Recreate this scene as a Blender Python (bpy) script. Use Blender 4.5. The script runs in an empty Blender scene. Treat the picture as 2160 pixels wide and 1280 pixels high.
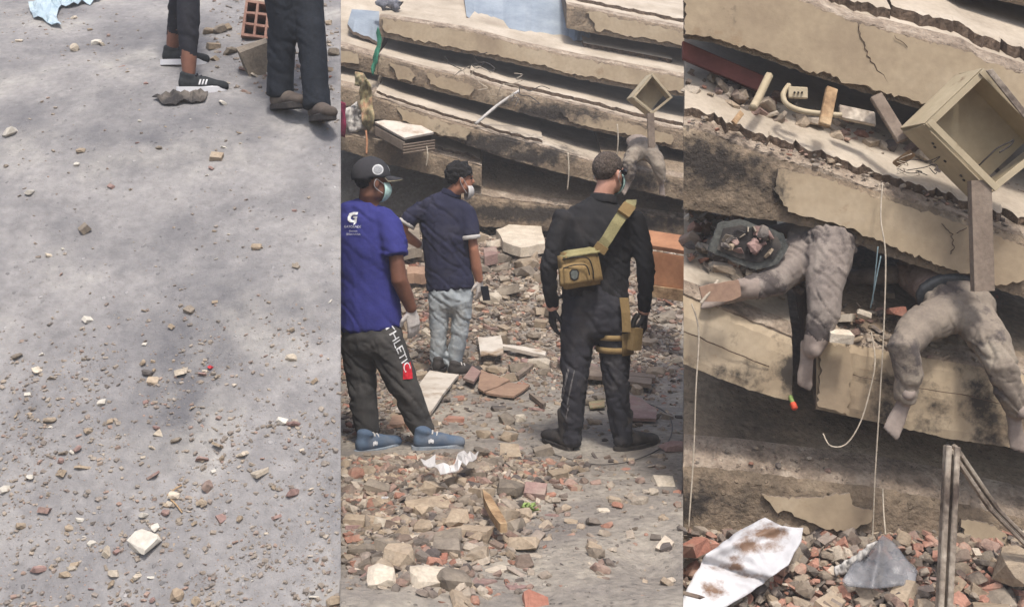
import bpy, bmesh, math, random
import numpy as np
from mathutils import Vector, Matrix, noise
from mathutils.bvhtree import BVHTree

random.seed(7); np.random.seed(7)
SC = bpy.context.scene
COL = SC.collection

# ------------------------------------------------------------------ camera, sky, sun, exposure
F, CX, HY, EYE = 2200.0, 1080.0, 400.0, 1.5
cam_d = bpy.data.cameras.new("camera"); cam = bpy.data.objects.new("camera", cam_d); COL.objects.link(cam)
cam.location = (0, 0, EYE); cam.rotation_euler = (math.radians(90), 0, 0)
cam_d.sensor_width = 36.0; cam_d.lens = 36.0 * F / 2160.0
cam_d.shift_y = -240.0 / 2160.0
cam_d.clip_start = 0.05; cam_d.clip_end = 500
SC.camera = cam

SUN_EL, SUN_AZ = math.radians(62), Vector((0.22, -0.95, 0)).normalized()
w = bpy.data.worlds.new("World"); SC.world = w; w.use_nodes = True
nt = w.node_tree; nt.nodes.clear()
sky = nt.nodes.new("ShaderNodeTexSky"); sky.sky_type = 'NISHITA'; sky.sun_disc = False
sky.sun_elevation = SUN_EL; sky.sun_rotation = math.atan2(SUN_AZ.x, SUN_AZ.y)
sky.air_density = 1.0; sky.dust_density = 4.0; sky.ozone_density = 0.6
bg = nt.nodes.new("ShaderNodeBackground"); bg.inputs[1].default_value = 0.15
wo = nt.nodes.new("ShaderNodeOutputWorld")
nt.links.new(sky.outputs[0], bg.inputs[0]); nt.links.new(bg.outputs[0], wo.inputs[0])
sd = bpy.data.lights.new("sun", 'SUN'); sd.energy = 2.3; sd.angle = math.radians(8); sd.color = (1.0, 0.965, 0.92)
so = bpy.data.objects.new("sun", sd); COL.objects.link(so)
to_sun = Vector((SUN_AZ.x * math.cos(SUN_EL), SUN_AZ.y * math.cos(SUN_EL), math.sin(SUN_EL)))
so.rotation_euler = to_sun.to_track_quat('Z', 'Y').to_euler(); so.location = (3, -6, 12)
SC.view_settings.view_transform = 'Standard'; SC.view_settings.look = 'None'
SC.view_settings.exposure = 0.50; SC.view_settings.gamma = 1.0

# ------------------------------------------------------------------ helpers
def P(px, py, d):
    return Vector(((px - CX) / F * d, d, EYE - (py - HY) / F * d))

def tag(o, label=None, cat=None, group=None, kind=None):
    if label: o["label"] = label
    if cat: o["category"] = cat
    if group: o["group"] = group
    if kind: o["kind"] = kind
    return o

def link(name, me, mats=None, parent=None):
    o = bpy.data.objects.new(name, me); COL.objects.link(o)
    if mats is not None and me is not None:
        for m in (mats if isinstance(mats, (list, tuple)) else [mats]):
            if m.name not in [x.name for x in me.materials if x]: me.materials.append(m)
    if parent is not None:
        o.parent = parent
        o.matrix_parent_inverse = parent.matrix_basis.inverted()
    return o

def empty(name, loc=(0, 0, 0)):
    o = bpy.data.objects.new(name, None); COL.objects.link(o); o.location = loc
    o.empty_display_size = 0.1
    return o

def mesh(name, v, f, smooth=False):
    me = bpy.data.meshes.new(name); me.from_pydata([tuple(x) for x in v], [], f); me.update()
    if smooth:
        me.polygons.foreach_set('use_smooth', [True] * len(me.polygons))
    return me

def recenter(o):
    """put a mesh's origin at the foot of its own bounding box"""
    me = o.data; n = len(me.vertices)
    co = np.empty(n * 3); me.vertices.foreach_get('co', co); co = co.reshape(-1, 3)
    c = np.array([(co[:, 0].min() + co[:, 0].max()) / 2, (co[:, 1].min() + co[:, 1].max()) / 2, co[:, 2].min()])
    co -= c; me.vertices.foreach_set('co', co.ravel()); me.update()
    o.location = Vector(o.location) + Vector(c)
    return o

def N(p, s=1.0, o=0.0):
    return noise.noise(Vector((p[0] * s + o, p[1] * s + o * 1.7, p[2] * s - o)))

def FR(p, s=1.0, o=0.0, oct=4):
    return noise.fractal(Vector((p[0] * s + o, p[1] * s + o * 1.7, p[2] * s - o)), 1.0, 2.0, oct)

# ------------------------------------------------------------------ materials
def srgb(r, g, b):
    def c(x):
        x /= 255.0
        return x / 12.92 if x <= 0.04045 else ((x + 0.055) / 1.055) ** 2.4
    return (c(r), c(g), c(b), 1)

MATS = {}
def mat(name, cols, scale=6.0, bump=0.3, rough=0.9, fine=60.0, speck=0.25, soot_shade=False, soot_shade_c=(0.030, 0.026, 0.024, 1), rnd=0.0,
        tint=False, metal=0.0, wave=None, detail=6.0, dust=None, bdist=0.01, spots=None, grit=None):
    m = bpy.data.materials.new(name); m.use_nodes = True; t = m.node_tree; n = t.nodes; L = t.links
    bs = n["Principled BSDF"]
    geo = n.new("ShaderNodeNewGeometry")
    pos = geo.outputs["Position"]
    n1 = n.new("ShaderNodeTexNoise"); n1.inputs["Scale"].default_value = scale; n1.inputs["Detail"].default_value = detail
    n1.inputs["Roughness"].default_value = 0.62
    L.new(pos, n1.inputs["Vector"])
    cr = n.new("ShaderNodeValToRGB"); el = cr.color_ramp.elements
    k = len(cols)
    for i, c in enumerate(cols):
        x = 0.34 + 0.34 * i / max(1, k - 1)
        if i < 2: e = el[i]; e.position = x
        else: e = el.new(x)
        e.color = c
    if k == 1: el[1].color = cols[0]
    L.new(n1.outputs[0], cr.inputs[0]); col = cr.outputs[0]
    n2 = n.new("ShaderNodeTexNoise"); n2.inputs["Scale"].default_value = fine; n2.inputs["Detail"].default_value = 4
    L.new(pos, n2.inputs["Vector"])
    mr = n.new("ShaderNodeMapRange"); mr.inputs[1].default_value = 0.3; mr.inputs[2].default_value = 0.7
    mr.inputs[3].default_value = 1 - speck; mr.inputs[4].default_value = 1 + speck
    L.new(n2.outputs[0], mr.inputs[0])
    mx = n.new("ShaderNodeMix"); mx.data_type = 'RGBA'; mx.blend_type = 'MULTIPLY'; mx.inputs[0].default_value = 1
    L.new(col, mx.inputs[6]); L.new(mr.outputs[0], mx.inputs[7]); col = mx.outputs[2]
    if rnd:
        oi = n.new("ShaderNodeObjectInfo"); hs = n.new("ShaderNodeHueSaturation")
        m2 = n.new("ShaderNodeMapRange"); m2.inputs[3].default_value = 1 - rnd; m2.inputs[4].default_value = 1 + rnd
        L.new(oi.outputs["Random"], m2.inputs[0]); L.new(m2.outputs[0], hs.inputs["Value"]); L.new(col, hs.inputs["Color"]); col = hs.outputs[0]
    if tint:
        at = n.new("ShaderNodeAttribute"); at.attribute_name = "tint"
        m3 = n.new("ShaderNodeMix"); m3.data_type = 'RGBA'; m3.blend_type = 'MULTIPLY'; m3.inputs[0].default_value = 1
        L.new(col, m3.inputs[6]); L.new(at.outputs["Color"], m3.inputs[7]); col = m3.outputs[2]
    if spots:            # (colour, scale, threshold, width)
        n5 = n.new("ShaderNodeTexNoise"); n5.inputs["Scale"].default_value = spots[1]; n5.inputs["Detail"].default_value = 7
        n5.inputs["Roughness"].default_value = 0.68
        L.new(pos, n5.inputs["Vector"])
        m6 = n.new("ShaderNodeMapRange"); m6.inputs[1].default_value = spots[2]; m6.inputs[2].default_value = spots[2] + spots[3]
        L.new(n5.outputs[0], m6.inputs[0])
        m7 = n.new("ShaderNodeMix"); m7.data_type = 'RGBA'; m7.inputs[7].default_value = spots[0]
        L.new(m6.outputs[0], m7.inputs[0]); L.new(col, m7.inputs[6]); col = m7.outputs[2]
    gh = None
    if grit:             # fine gravel: (scale, amount) random stones in the dust
        gw = n.new("ShaderNodeTexNoise"); gw.inputs["Scale"].default_value = grit[0] * .5; L.new(pos, gw.inputs["Vector"])
        gm = n.new("ShaderNodeMix"); gm.data_type = 'VECTOR'; gm.inputs[0].default_value = 0.02; L.new(pos, gm.inputs[4]); L.new(gw.outputs[1], gm.inputs[5])
        vo = n.new("ShaderNodeTexVoronoi"); vo.inputs["Scale"].default_value = grit[0]; vo.inputs["Randomness"].default_value = 1.0; L.new(gm.outputs[1], vo.inputs["Vector"])
        sx = n.new("ShaderNodeSeparateColor"); L.new(vo.outputs["Color"], sx.inputs[0])
        rs = n.new("ShaderNodeMapRange"); rs.inputs[1].default_value = 1 - grit[1]; rs.inputs[2].default_value = 1.0; rs.inputs[3].default_value = 0.0; rs.inputs[4].default_value = 0.42; L.new(sx.outputs[0], rs.inputs[0])
        ms = n.new("ShaderNodeMath"); ms.operation = 'SUBTRACT'; L.new(rs.outputs[0], ms.inputs[0]); L.new(vo.outputs["Distance"], ms.inputs[1])
        mk = n.new("ShaderNodeMapRange"); mk.inputs[1].default_value = 0.0; mk.inputs[2].default_value = 0.08; L.new(ms.outputs[0], mk.inputs[0])
        hv = n.new("ShaderNodeMapRange"); hv.inputs[3].default_value = 0.62; hv.inputs[4].default_value = 1.38; L.new(sx.outputs[1], hv.inputs[0])
        gc = n.new("ShaderNodeMix"); gc.data_type = 'RGBA'; gc.blend_type = 'MULTIPLY'; L.new(mk.outputs[0], gc.inputs[0]); L.new(col, gc.inputs[6]); L.new(hv.outputs[0], gc.inputs[7]); col = gc.outputs[2]
        gh = mk.outputs[0]
    if soot_shade:
        at = n.new("ShaderNodeAttribute"); at.attribute_name = "soot_shade"
        n3 = n.new("ShaderNodeTexNoise"); n3.inputs["Scale"].default_value = 9; n3.inputs["Detail"].default_value = 9
        n3.inputs["Roughness"].default_value = 0.7; L.new(pos, n3.inputs["Vector"])
        ad = n.new("ShaderNodeMath"); ad.operation = 'ADD'; L.new(at.outputs["Fac"], ad.inputs[0])
        m8 = n.new("ShaderNodeMapRange"); m8.inputs[1].default_value = 0.3; m8.inputs[2].default_value = 0.7
        m8.inputs[3].default_value = -0.45; m8.inputs[4].default_value = 0.45; L.new(n3.outputs[0], m8.inputs[0]); L.new(m8.outputs[0], ad.inputs[1])
        m4 = n.new("ShaderNodeMapRange"); m4.inputs[1].default_value = 0.3; m4.inputs[2].default_value = 0.75; m4.inputs[4].default_value = 0.93
        L.new(ad.outputs[0], m4.inputs[0])
        m5 = n.new("ShaderNodeMix"); m5.data_type = 'RGBA'; m5.inputs[7].default_value = soot_shade_c
        L.new(m4.outputs[0], m5.inputs[0]); L.new(col, m5.inputs[6]); col = m5.outputs[2]
    if dust:             # pale dust settled on the upward faces of the cloth: (colour, amount)
        n4 = n.new("ShaderNodeTexNoise"); n4.inputs["Scale"].default_value = 7; n4.inputs["Detail"].default_value = 8
        L.new(pos, n4.inputs["Vector"])
        m9 = n.new("ShaderNodeMapRange"); m9.inputs[1].default_value = 0.5; m9.inputs[2].default_value = 0.78; m9.inputs[4].default_value = dust[1]
        L.new(n4.outputs[0], m9.inputs[0])
        ma = n.new("ShaderNodeMix"); ma.data_type = 'RGBA'; ma.inputs[7].default_value = dust[0]
        L.new(m9.outputs[0], ma.inputs[0]); L.new(col, ma.inputs[6]); col = ma.outputs[2]
    L.new(col, bs.inputs["Base Color"])
    bs.inputs["Roughness"].default_value = rough; bs.inputs["Metallic"].default_value = metal
    bs.inputs["Specular IOR Level"].default_value = 0.25
    if bump:
        bp = n.new("ShaderNodeBump"); bp.inputs["Strength"].default_value = bump; bp.inputs["Distance"].default_value = bdist
        n6 = n.new("ShaderNodeTexNoise"); n6.inputs["Scale"].default_value = fine * 0.6; n6.inputs["Detail"].default_value = 8
        n6.inputs["Roughness"].default_value = 0.65
        L.new(pos, n6.inputs["Vector"])
        hsrc = n6.outputs[0]
        if gh is not None:
            ha = n.new("ShaderNodeMath"); ha.operation = 'MULTIPLY_ADD'; ha.inputs[1].default_value = 0.35; L.new(gh, ha.inputs[0]); L.new(n6.outputs[0], ha.inputs[2]); hsrc = ha.outputs[0]
        L.new(hsrc, bp.inputs["Height"]); L.new(bp.outputs[0], bs.inputs["Normal"])
    MATS[name] = m
    return m

S = srgb
M_dirt = mat("dirt", [S(128, 121, 113), S(150, 142, 131), S(170, 161, 146)], 1.9, 1.0, 1.0, 26, 0.2, bdist=0.035, spots=(S(116, 110, 106), 1.7, 0.47, 0.25), grit=(38, .5))
M_bank = mat("bank_dirt", [S(120, 118, 118), S(142, 139, 137), S(164, 160, 153)], 1.3, 0.7, 1.0, 24, 0.13, bdist=0.03, spots=(S(102, 101, 103), 1.25, 0.45, 0.22), grit=(42, .18))
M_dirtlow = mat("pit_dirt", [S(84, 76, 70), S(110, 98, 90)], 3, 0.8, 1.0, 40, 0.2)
M_plaster = mat("cream_plaster", [S(146, 129, 107), S(164, 147, 122), S(178, 162, 138)], 1.6, 0.25, 0.85, 30, 0.07, soot_shade=True, spots=(S(140, 118, 92), 2.6, 0.60, 0.1))
M_conc = mat("raw_concrete", [S(104, 92, 78), S(134, 118, 99), S(156, 141, 120)], 3.0, 1.0, 0.95, 34, 0.2, soot_shade=True, bdist=0.03, grit=(34, .5))
M_dark = mat("soffit_concrete", [S(88, 76, 66), S(116, 102, 88)], 3.0, 0.7, 0.95, 30, 0.2, soot_shade=True, bdist=0.02)
M_floor = mat("dusty_floor", [S(150, 138, 122), S(170, 158, 141), S(186, 175, 159)], 2.2, 0.35, 0.9, 40, 0.08, soot_shade=True)
M_lip = mat("broken_mortar", [S(122, 108, 94), S(156, 140, 123), S(182, 167, 149)], 7.0, 1.0, 0.95, 42, 0.2, soot_shade=True, bdist=0.035, grit=(40, .6))
M_screed = mat("screed_edge", [S(92, 78, 66), S(124, 106, 90)], 9.0, 1.0, 0.95, 50, 0.25, bdist=0.03, grit=(48, .6))
M_blue = mat("blue_grey_screed", [S(122, 132, 142), S(138, 147, 156), S(154, 161, 167)], 2.0, 0.25, 0.8, 30, 0.06)
RUB = [mat("rubble_%s" % k, c, 9.0, 0.7, 0.95, 70, 0.16, rnd=0.18, dust=(S(170, 158, 142), .7)) for k, c in (
    ("concrete", [S(112, 103, 93), S(140, 129, 114)]), ("mortar", [S(134, 119, 101), S(164, 148, 127)]),
    ("plaster", [S(172, 160, 142), S(196, 185, 168)]), ("terracotta", [S(146, 98, 82), S(164, 116, 98)]),
    ("mauve", [S(128, 104, 98), S(150, 124, 116)]), ("dark", [S(82, 77, 74), S(106, 99, 94)]))]
M_rstuff = mat("rubble_mixed", [S(205, 200, 195), S(240, 236, 230)], 12.0, 0.7, 0.95, 80, 0.18, tint=True, dust=(S(168, 156, 140), .75))
M_wood = mat("splintered_wood", [S(120, 94, 68), S(158, 130, 98), S(176, 152, 120)], 9.0, 0.5, 0.85, 60, 0.2)
M_wood2 = mat("grey_timber", [S(112, 98, 86), S(140, 126, 112)], 7.0, 0.4, 0.85, 50, 0.15)
M_board = mat("white_board", [S(186, 176, 162), S(206, 198, 186)], 5.0, 0.15, 0.7, 30, 0.06, spots=(S(146, 124, 100), 3.6, 0.52, 0.16))
M_brownboard = mat("brown_board", [S(136, 110, 94), S(162, 134, 112)], 5.0, 0.25, 0.8, 40, 0.1)
M_orange = mat("varnished_wood", [S(150, 104, 74), S(176, 128, 94)], 4.0, 0.2, 0.55, 30, 0.1)
M_terra = RUB[3]
M_brick = mat("hollow_brick", [S(142, 108, 96), S(170, 136, 122)], 8.0, 0.5, 0.95, 60, 0.15)
M_paper = mat("white_paper", [S(176, 172, 168), S(200, 197, 194)], 5.0, 0.1, 0.7, 30, 0.04)
M_white = mat("scorched_enamel", [S(176, 175, 176), S(206, 205, 206)], 3.0, 0.3, 0.45, 20, 0.06, soot_shade=True, soot_shade_c=S(108, 78, 52))
M_enamel = mat("cream_metal", [S(158, 144, 118), S(186, 172, 144)], 2.5, 0.12, 0.55, 24, 0.06, spots=(S(118, 96, 74), 5.5, 0.62, 0.08))
M_rust = mat("weathered_steel", [S(84, 72, 64), S(150, 138, 124), S(186, 176, 160)], 5.0, 0.4, 0.6, 40, 0.2, metal=0.35)
M_wire = mat("pale_wire", [S(176, 164, 146)], 5.0, 0, 0.6)
M_wired = mat("dark_wire", [S(70, 66, 64)], 5.0, 0, 0.6)
M_wireb = mat("blue_wire", [S(120, 138, 142)], 5.0, 0, 0.6)
M_plastic = mat("clear_film", [S(104, 106, 112), S(168, 168, 170)], 6.0, 0.6, 0.2, 20, 0.05)
M_plastic.node_tree.nodes["Principled BSDF"].inputs["Alpha"].default_value = 0.5
M_bag = mat("pale_blue_film", [S(170, 190, 200), S(196, 210, 216)], 8.0, 0.5, 0.35, 30, 0.06)
M_bag.node_tree.nodes["Principled BSDF"].inputs["Alpha"].default_value = 0.8
M_red = mat("dark_red_paint", [S(92, 52, 48), S(122, 72, 64)], 4.0, 0.2, 0.7, 40, 0.1)
M_redp = mat("red_plastic", [S(196, 60, 66)], 5, 0, 0.6)
M_green = mat("green_net", [S(40, 110, 86)], 5, 0.2, 0.7)
M_leaf = mat("green_leaf", [S(110, 130, 70), S(140, 158, 96)], 9, 0.2, 0.7)
M_magenta = mat("magenta_cloth", [S(120, 34, 64), S(146, 46, 80)], 9, 0.3, 0.9)
M_sack = mat("white_sack", [S(176, 172, 166), S(196, 192, 186)], 6, 0.3, 0.9)
M_cloth1 = mat("khaki_cloth", [S(128, 118, 88), S(156, 146, 112), S(170, 128, 104)], 7, 0.3, 0.95)
# people
DU = S(150, 140, 128)
M_skin = mat("skin_tan", [S(158, 108, 86), S(172, 122, 98)], 14, 0.15, 0.55, 60, 0.05)
M_skind = mat("skin_brown", [S(108, 74, 60), S(124, 86, 70)], 14, 0.15, 0.55, 60, 0.05)
M_skinl = mat("skin_light", [S(190, 142, 122), S(202, 154, 132)], 14, 0.15, 0.55, 60, 0.05)
M_ashskin = mat("dusty_skin", [S(122, 110, 102), S(150, 137, 127)], 16, 0.2, 0.9, 40, 0.06)
M_blueT = mat("blue_jersey", [S(45, 47, 110), S(54, 56, 124)], 6, 0.25, 0.85, 90, 0.05)
M_navy = mat("navy_polo", [S(34, 36, 58), S(42, 44, 68)], 6, 0.25, 0.85, 90, 0.06, dust=(S(90, 88, 96), 0.25))
M_black = mat("black_shirt", [S(32, 32, 34), S(42, 41, 43)], 6, 0.3, 0.85, 90, 0.06, dust=(S(86, 80, 76), 0.28))
M_dtrous = mat("charcoal_trousers", [S(44, 44, 49), S(56, 55, 60)], 6, 0.3, 0.85, 90, 0.06, dust=(S(112, 106, 100), 0.40))
M_jog = mat("charcoal_joggers", [S(56, 55, 54), S(68, 66, 64)], 6, 0.3, 0.9, 90, 0.06, dust=(S(100, 94, 88), 0.3))
M_jeans = mat("pale_jeans", [S(138, 146, 152), S(168, 174, 176)], 8, 0.3, 0.9, 80, 0.07, dust=(S(172, 165, 152), 0.4))
M_legging = mat("black_leggings", [S(30, 31, 38), S(36, 37, 44)], 6, 0.1, 0.8)
M_dkjean = mat("dark_navy_jeans", [S(24, 29, 36), S(33, 38, 46)], 6, 0.3, 0.85)
M_grey = mat("grey_shirt", [S(100, 100, 104)], 6, 0.2, 0.9)
M_boot = mat("dusty_black_boot", [S(50, 47, 46), S(72, 68, 65)], 8, 0.3, 0.8, 60, 0.1, dust=(DU, 0.45))
M_bootb = mat("dusty_brown_boot", [S(74, 66, 60), S(98, 88, 80)], 8, 0.3, 0.85, 60, 0.1, dust=(DU, 0.5))
M_shoeblue = mat("blue_suede", [S(70, 86, 106), S(88, 103, 120)], 9, 0.2, 0.85, 60, 0.06, dust=(S(132, 128, 122), 0.6))
M_soleblue = mat("blue_sole", [S(132, 142, 152)], 9, 0.1, 0.8, dust=(DU, 0.6))
M_shoeblk = mat("black_knit", [S(34, 37, 40), S(48, 52, 54)], 9, 0.2, 0.85)
M_solew = mat("white_sole", [S(206, 206, 208)], 9, 0.1, 0.6, speck=.03)
M_soled = mat("dark_sole", [S(52, 49, 48)], 9, 0.1, 0.8, dust=(DU, 0.5))
M_glovew = mat("white_glove", [S(176, 168, 162), S(200, 194, 188)], 16, 0.3, 0.9, 90, 0.12)
M_gloveb = mat("black_glove", [S(40, 40, 42), S(56, 54, 54)], 16, 0.3, 0.85)
M_hairk = mat("black_hair", [S(22, 21, 22), S(38, 36, 36)], 60, 0.9, 0.5, 120, 0.3, bdist=0.02)
M_hairg = mat("grey_brown_hair", [S(62, 52, 46), S(112, 100, 90)], 70, 0.9, 0.6, 140, 0.3, bdist=0.02)
M_cap = mat("charcoal_cap", [S(50, 50, 54), S(60, 59, 62)], 9, 0.2, 0.9, 90, 0.06)
M_capu = mat("tan_brim_underside", [S(150, 140, 116)], 9, 0.2, 0.9)
M_badge = mat("white_print", [S(206, 206, 206)], 9, 0, 0.7)
M_mask = mat("surgical_mask", [S(168, 202, 194), S(186, 214, 206)], 9, 0.2, 0.8)
M_tan = mat("coyote_nylon", [S(128, 106, 70), S(148, 124, 84)], 10, 0.3, 0.85, 90, 0.1)
M_tanl = mat("khaki_webbing", [S(138, 130, 92), S(156, 148, 108)], 10, 0.3, 0.85, 120, 0.12)
M_gun = mat("dark_gunmetal", [S(46, 44, 42), S(62, 58, 54)], 9, 0.1, 0.45, metal=0.5)
M_redpatch = mat("red_patch", [S(190, 34, 48)], 9, 0.1, 0.8)
M_phone = mat("black_phone", [S(26, 28, 36)], 9, 0, 0.35)
M_dusttr = mat("dust_caked_trousers", [S(118, 108, 98), S(134, 123, 110), S(152, 142, 127)], 5, 0.3, 0.95, 90, 0.08, spots=(S(84, 77, 74), 3.2, 0.53, 0.07))
M_dustsh = mat("dust_caked_shirt", [S(128, 108, 98), S(156, 135, 122)], 6, 0.3, 0.95, 50, 0.12, spots=(S(96, 84, 76), 5, 0.56, 0.1))
M_dusttr2 = mat("dust_caked_grey_trousers", [S(112, 103, 97), S(130, 120, 112), S(150, 140, 130)], 5, 0.3, 0.95, 90, 0.08, spots=(S(82, 75, 72), 3.4, 0.53, 0.07))
M_band = mat("dark_waistband", [S(72, 74, 76)], 9, 0.2, 0.9)
M_eye = mat("dark_eye", [S(24, 20, 20)], 9, 0, 0.3)

# ------------------------------------------------------------------ setting: ground, bank, pit
def smooth(a, b, x):
    t = min(1, max(0, (x - a) / (b - a))); return t * t * (3 - 2 * t)

SEAM = 360.0 / F
def ground_z(x, y):
    z = 0.95 * smooth(8.6, 11.9, y) + 1.1 * smooth(11.9, 13.2, y)
    px, py = CX + x / y * F, HY + EYE / max(y, .1) * F
    heap = smooth(90, -160, px - (1180 - (py - 960) * 0.62)) * smooth(965, 1060, py)
    z += 0.08 * heap
    z += 0.025 * FR((x, y, 0), 0.9, 3) + 0.008 * FR((x, y, 0), 5, 9)
    z -= 0.05 * math.exp(-((x - 0.57) ** 2 / 0.02 + (y - 4.2) ** 2 / 0.05))
    return z

PROF = [(2.6, -0.5), (3.3, -0.36), (3.75, 0.0), (4.6, 0.83), (5.4, 1.56), (5.9, 1.93), (6.5, 2.30), (7.3, 2.72), (8.2, 3.16), (9.5, 3.85), (10.5, 4.1)]
PD, PZ = [p[0] for p in PROF], [p[1] for p in PROF]
def bank_base(d):
    return sum(np.interp(d + o, PD, PZ) for o in (-0.3, -0.15, 0, 0.15, 0.3)) / 5
def bank_z(x, y):
    return bank_base(y) + 0.022 * FR((x, y, 0), 1.3, 5) + 0.009 * FR((x, y, 0), 6, 2) + 0.004 * N((x, y, 0), 23, 1)
def bank_at(px, py):
    lo, hi = 3.0, 10.4
    for _ in range(40):
        d = (lo + hi) / 2
        x = (px - CX) / F * d
        if HY + (EYE - bank_z(x, d)) / d * F > py: lo = d
        else: hi = d
    return Vector(((px - CX) / F * d, d, bank_z((px - CX) / F * d, d)))

def ray_ground(px, py):
    d = 3.0
    while d < 13:
        p = P(px, py, d)
        if p.z < ground_z(p.x, p.y): break
        d += 0.02
    return P(px, py, d)

def grid_sheet(name, rows, cols, fn, mats, label_kind='structure', skirt=None):
    v, f = [], []
    for i in range(rows + 1):
        for j in range(cols + 1):
            v.append(fn(i / rows, j / cols))
    for i in range(rows):
        for j in range(cols):
            a = i * (cols + 1) + j
            f.append((a, a + 1, a + cols + 2, a + cols + 1))
    if skirt is not None:
        loop = [j for j in range(cols + 1)] + [i * (cols + 1) + cols for i in range(1, rows + 1)] + \
               [rows * (cols + 1) + j for j in range(cols - 1, -1, -1)] + [i * (cols + 1) for i in range(rows - 1, 0, -1)]
        base = len(v)
        for a in loop: v.append((v[a][0], v[a][1], skirt))
        for k in range(len(loop)):
            k2 = (k + 1) % len(loop)
            f.append((loop[k], base + k, base + k2, loop[k2]))
    o = link(name, mesh(name, v, f, False), mats)
    n = rows * cols
    o.data.polygons.foreach_set('use_smooth', [i < n for i in range(len(f))])
    tag(o, kind=label_kind)
    return o

def fn_yard(u, v):
    d = 2.4 * (17.0 / 2.4) ** u
    px = (717 - 60 * smooth(8, 11, d)) + (1441 + 40 * smooth(9, 11, d) - (717 - 60 * smooth(8, 11, d))) * v
    x = (px - CX) / F * d
    return (x, d, ground_z(x, d))
grid_sheet("yard_ground", 230, 150, fn_yard, M_dirt, skirt=-0.6)
def fn_bank(u, v):
    d = 2.6 * (10.4 / 2.6) ** u
    px = -260 + (719 + 260) * v
    x = (px - CX) / F * d
    return (x, d, bank_z(x, d))
grid_sheet("earth_bank", 230, 190, fn_bank, M_bank, skirt=-0.6)
def fn_low(u, v):
    x, y = -40 + 80 * v, -15 + 75 * u
    return (x, y, -0.62)
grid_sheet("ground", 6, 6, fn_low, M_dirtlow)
def fn_pit(u, v):
    d = 2.4 + 3.4 * u
    px = 1442 + (2500 - 1442) * v
    x = (px - CX) / F * d
    z = -0.42 + 0.20 * smooth(4.5, 5.1, d) + 0.03 * FR((x, d, 0), 3, 4)
    return (x, d, z)
def pit_z(x, d): return -0.42 + 0.20 * smooth(4.5, 5.1, d) + 0.03 * FR((x, d, 0), 3, 4)
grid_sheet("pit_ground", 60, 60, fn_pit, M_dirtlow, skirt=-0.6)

# ------------------------------------------------------------------ collapsed floors
def set_attr(me, name, vals):
    a = me.attributes.new(name, 'FLOAT', 'POINT'); a.data.foreach_set('value', vals)

def pl(pts, x):
    return float(np.interp(x, [p[0] for p in pts], [p[1] for p in pts]))

def loft(name, secs, fmats, mats, parent, soot_shade=None, closed=True):
    """secs: list of cross-section point lists (equal length); fmats: material index for each section edge"""
    k = len(secs[0]); v = [p for s in secs for p in s]; f = []; mi = []
    for i in range(len(secs) - 1):
        for j in range(k):
            j2 = (j + 1) % k
            f.append((i * k + j, i * k + j2, (i + 1) * k + j2, (i + 1) * k + j)); mi.append(fmats[j])
    f.append(tuple(range(k))); mi.append(fmats[0]); f.append(tuple(reversed(range((len(secs) - 1) * k, len(secs) * k)))); mi.append(fmats[0])
    me = mesh(name, v, f)
    for m in mats: me.materials.append(m)
    me.polygons.foreach_set('material_index', mi)
    bm = bmesh.new(); bm.from_mesh(me); bmesh.ops.recalc_face_normals(bm, faces=bm.faces); bm.to_mesh(me); bm.free()
    if soot_shade: set_attr(me, 'soot_shade', [soot_shade(p) for p in v])
    return link(name, me, None, parent)

def jag_outline(pts, step, amp, seed, rough=True):
    """closed outline in pixels, resampled with fractal jitter"""
    out = []
    for i in range(len(pts)):
        a, b = Vector(pts[i]), Vector(pts[(i + 1) % len(pts)])
        n = max(1, int((b - a).length / step))
        nr = Vector((-(b - a).y, (b - a).x)).normalized() if (b - a).length else Vector((0, 0))
        for k in range(n):
            q = a.lerp(b, k / n)
            j = amp * (.35 * noise.fractal(Vector((q.x * .03, q.y * .03, seed)), 1.0, 2.0, 2) + .55 * noise.fractal(Vector((q.x * .11, q.y * .11, seed)), .6, 2.0, 4))
            out.append((q.x + nr.x * j, q.y + nr.y * j))
    return out

def plate_px(name, pts, dfun, thick, m, parent, seed=0.0, step=9, amp=6, off=0.0, soot_shade=None, edge=None, bulge=0.0):
    o2 = jag_outline(pts, step, amp, seed)
    v, f = [], []
    n = len(o2)
    for (x, y) in o2:
        p = P(x, y, dfun(x) - off); v.append(p - Vector((0, thick, 0)))
    for (x, y) in o2: v.append(P(x, y, dfun(x) - off))
    f.append(tuple(range(n)))
    for i in range(n):
        j = (i + 1) % n; f.append((i, j, n + j, n + i))
    me = mesh(name, v, f); me.materials.append(m)
    if edge: me.materials.append(edge); me.polygons.foreach_set('material_index', [0] + [1] * n)
    bm = bmesh.new(); bm.from_mesh(me)
    bmesh.ops.triangulate(bm, faces=[fc for fc in bm.faces if len(fc.verts) > 4])
    bmesh.ops.recalc_face_normals(bm, faces=bm.faces); bm.to_mesh(me); bm.free()
    if soot_shade: set_attr(me, 'soot_shade', [soot_shade(p) for p in v])
    return link(name, me, None, parent)

def soot_shade_px(blobs):
    """blobs: (px, py, rx, ry, amount) sooty stains and, once, painted overhang shade"""
    def f(p):
        px = CX + p[0] / p[1] * F; py = HY + (EYE - p[2]) / p[1] * F
        s = 0.0
        for (x, y, rx, ry, a) in blobs:
            s = max(s, a * math.exp(-((px - x) / rx) ** 2 - ((py - y) / ry) ** 2))
        return s
    return f

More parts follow.
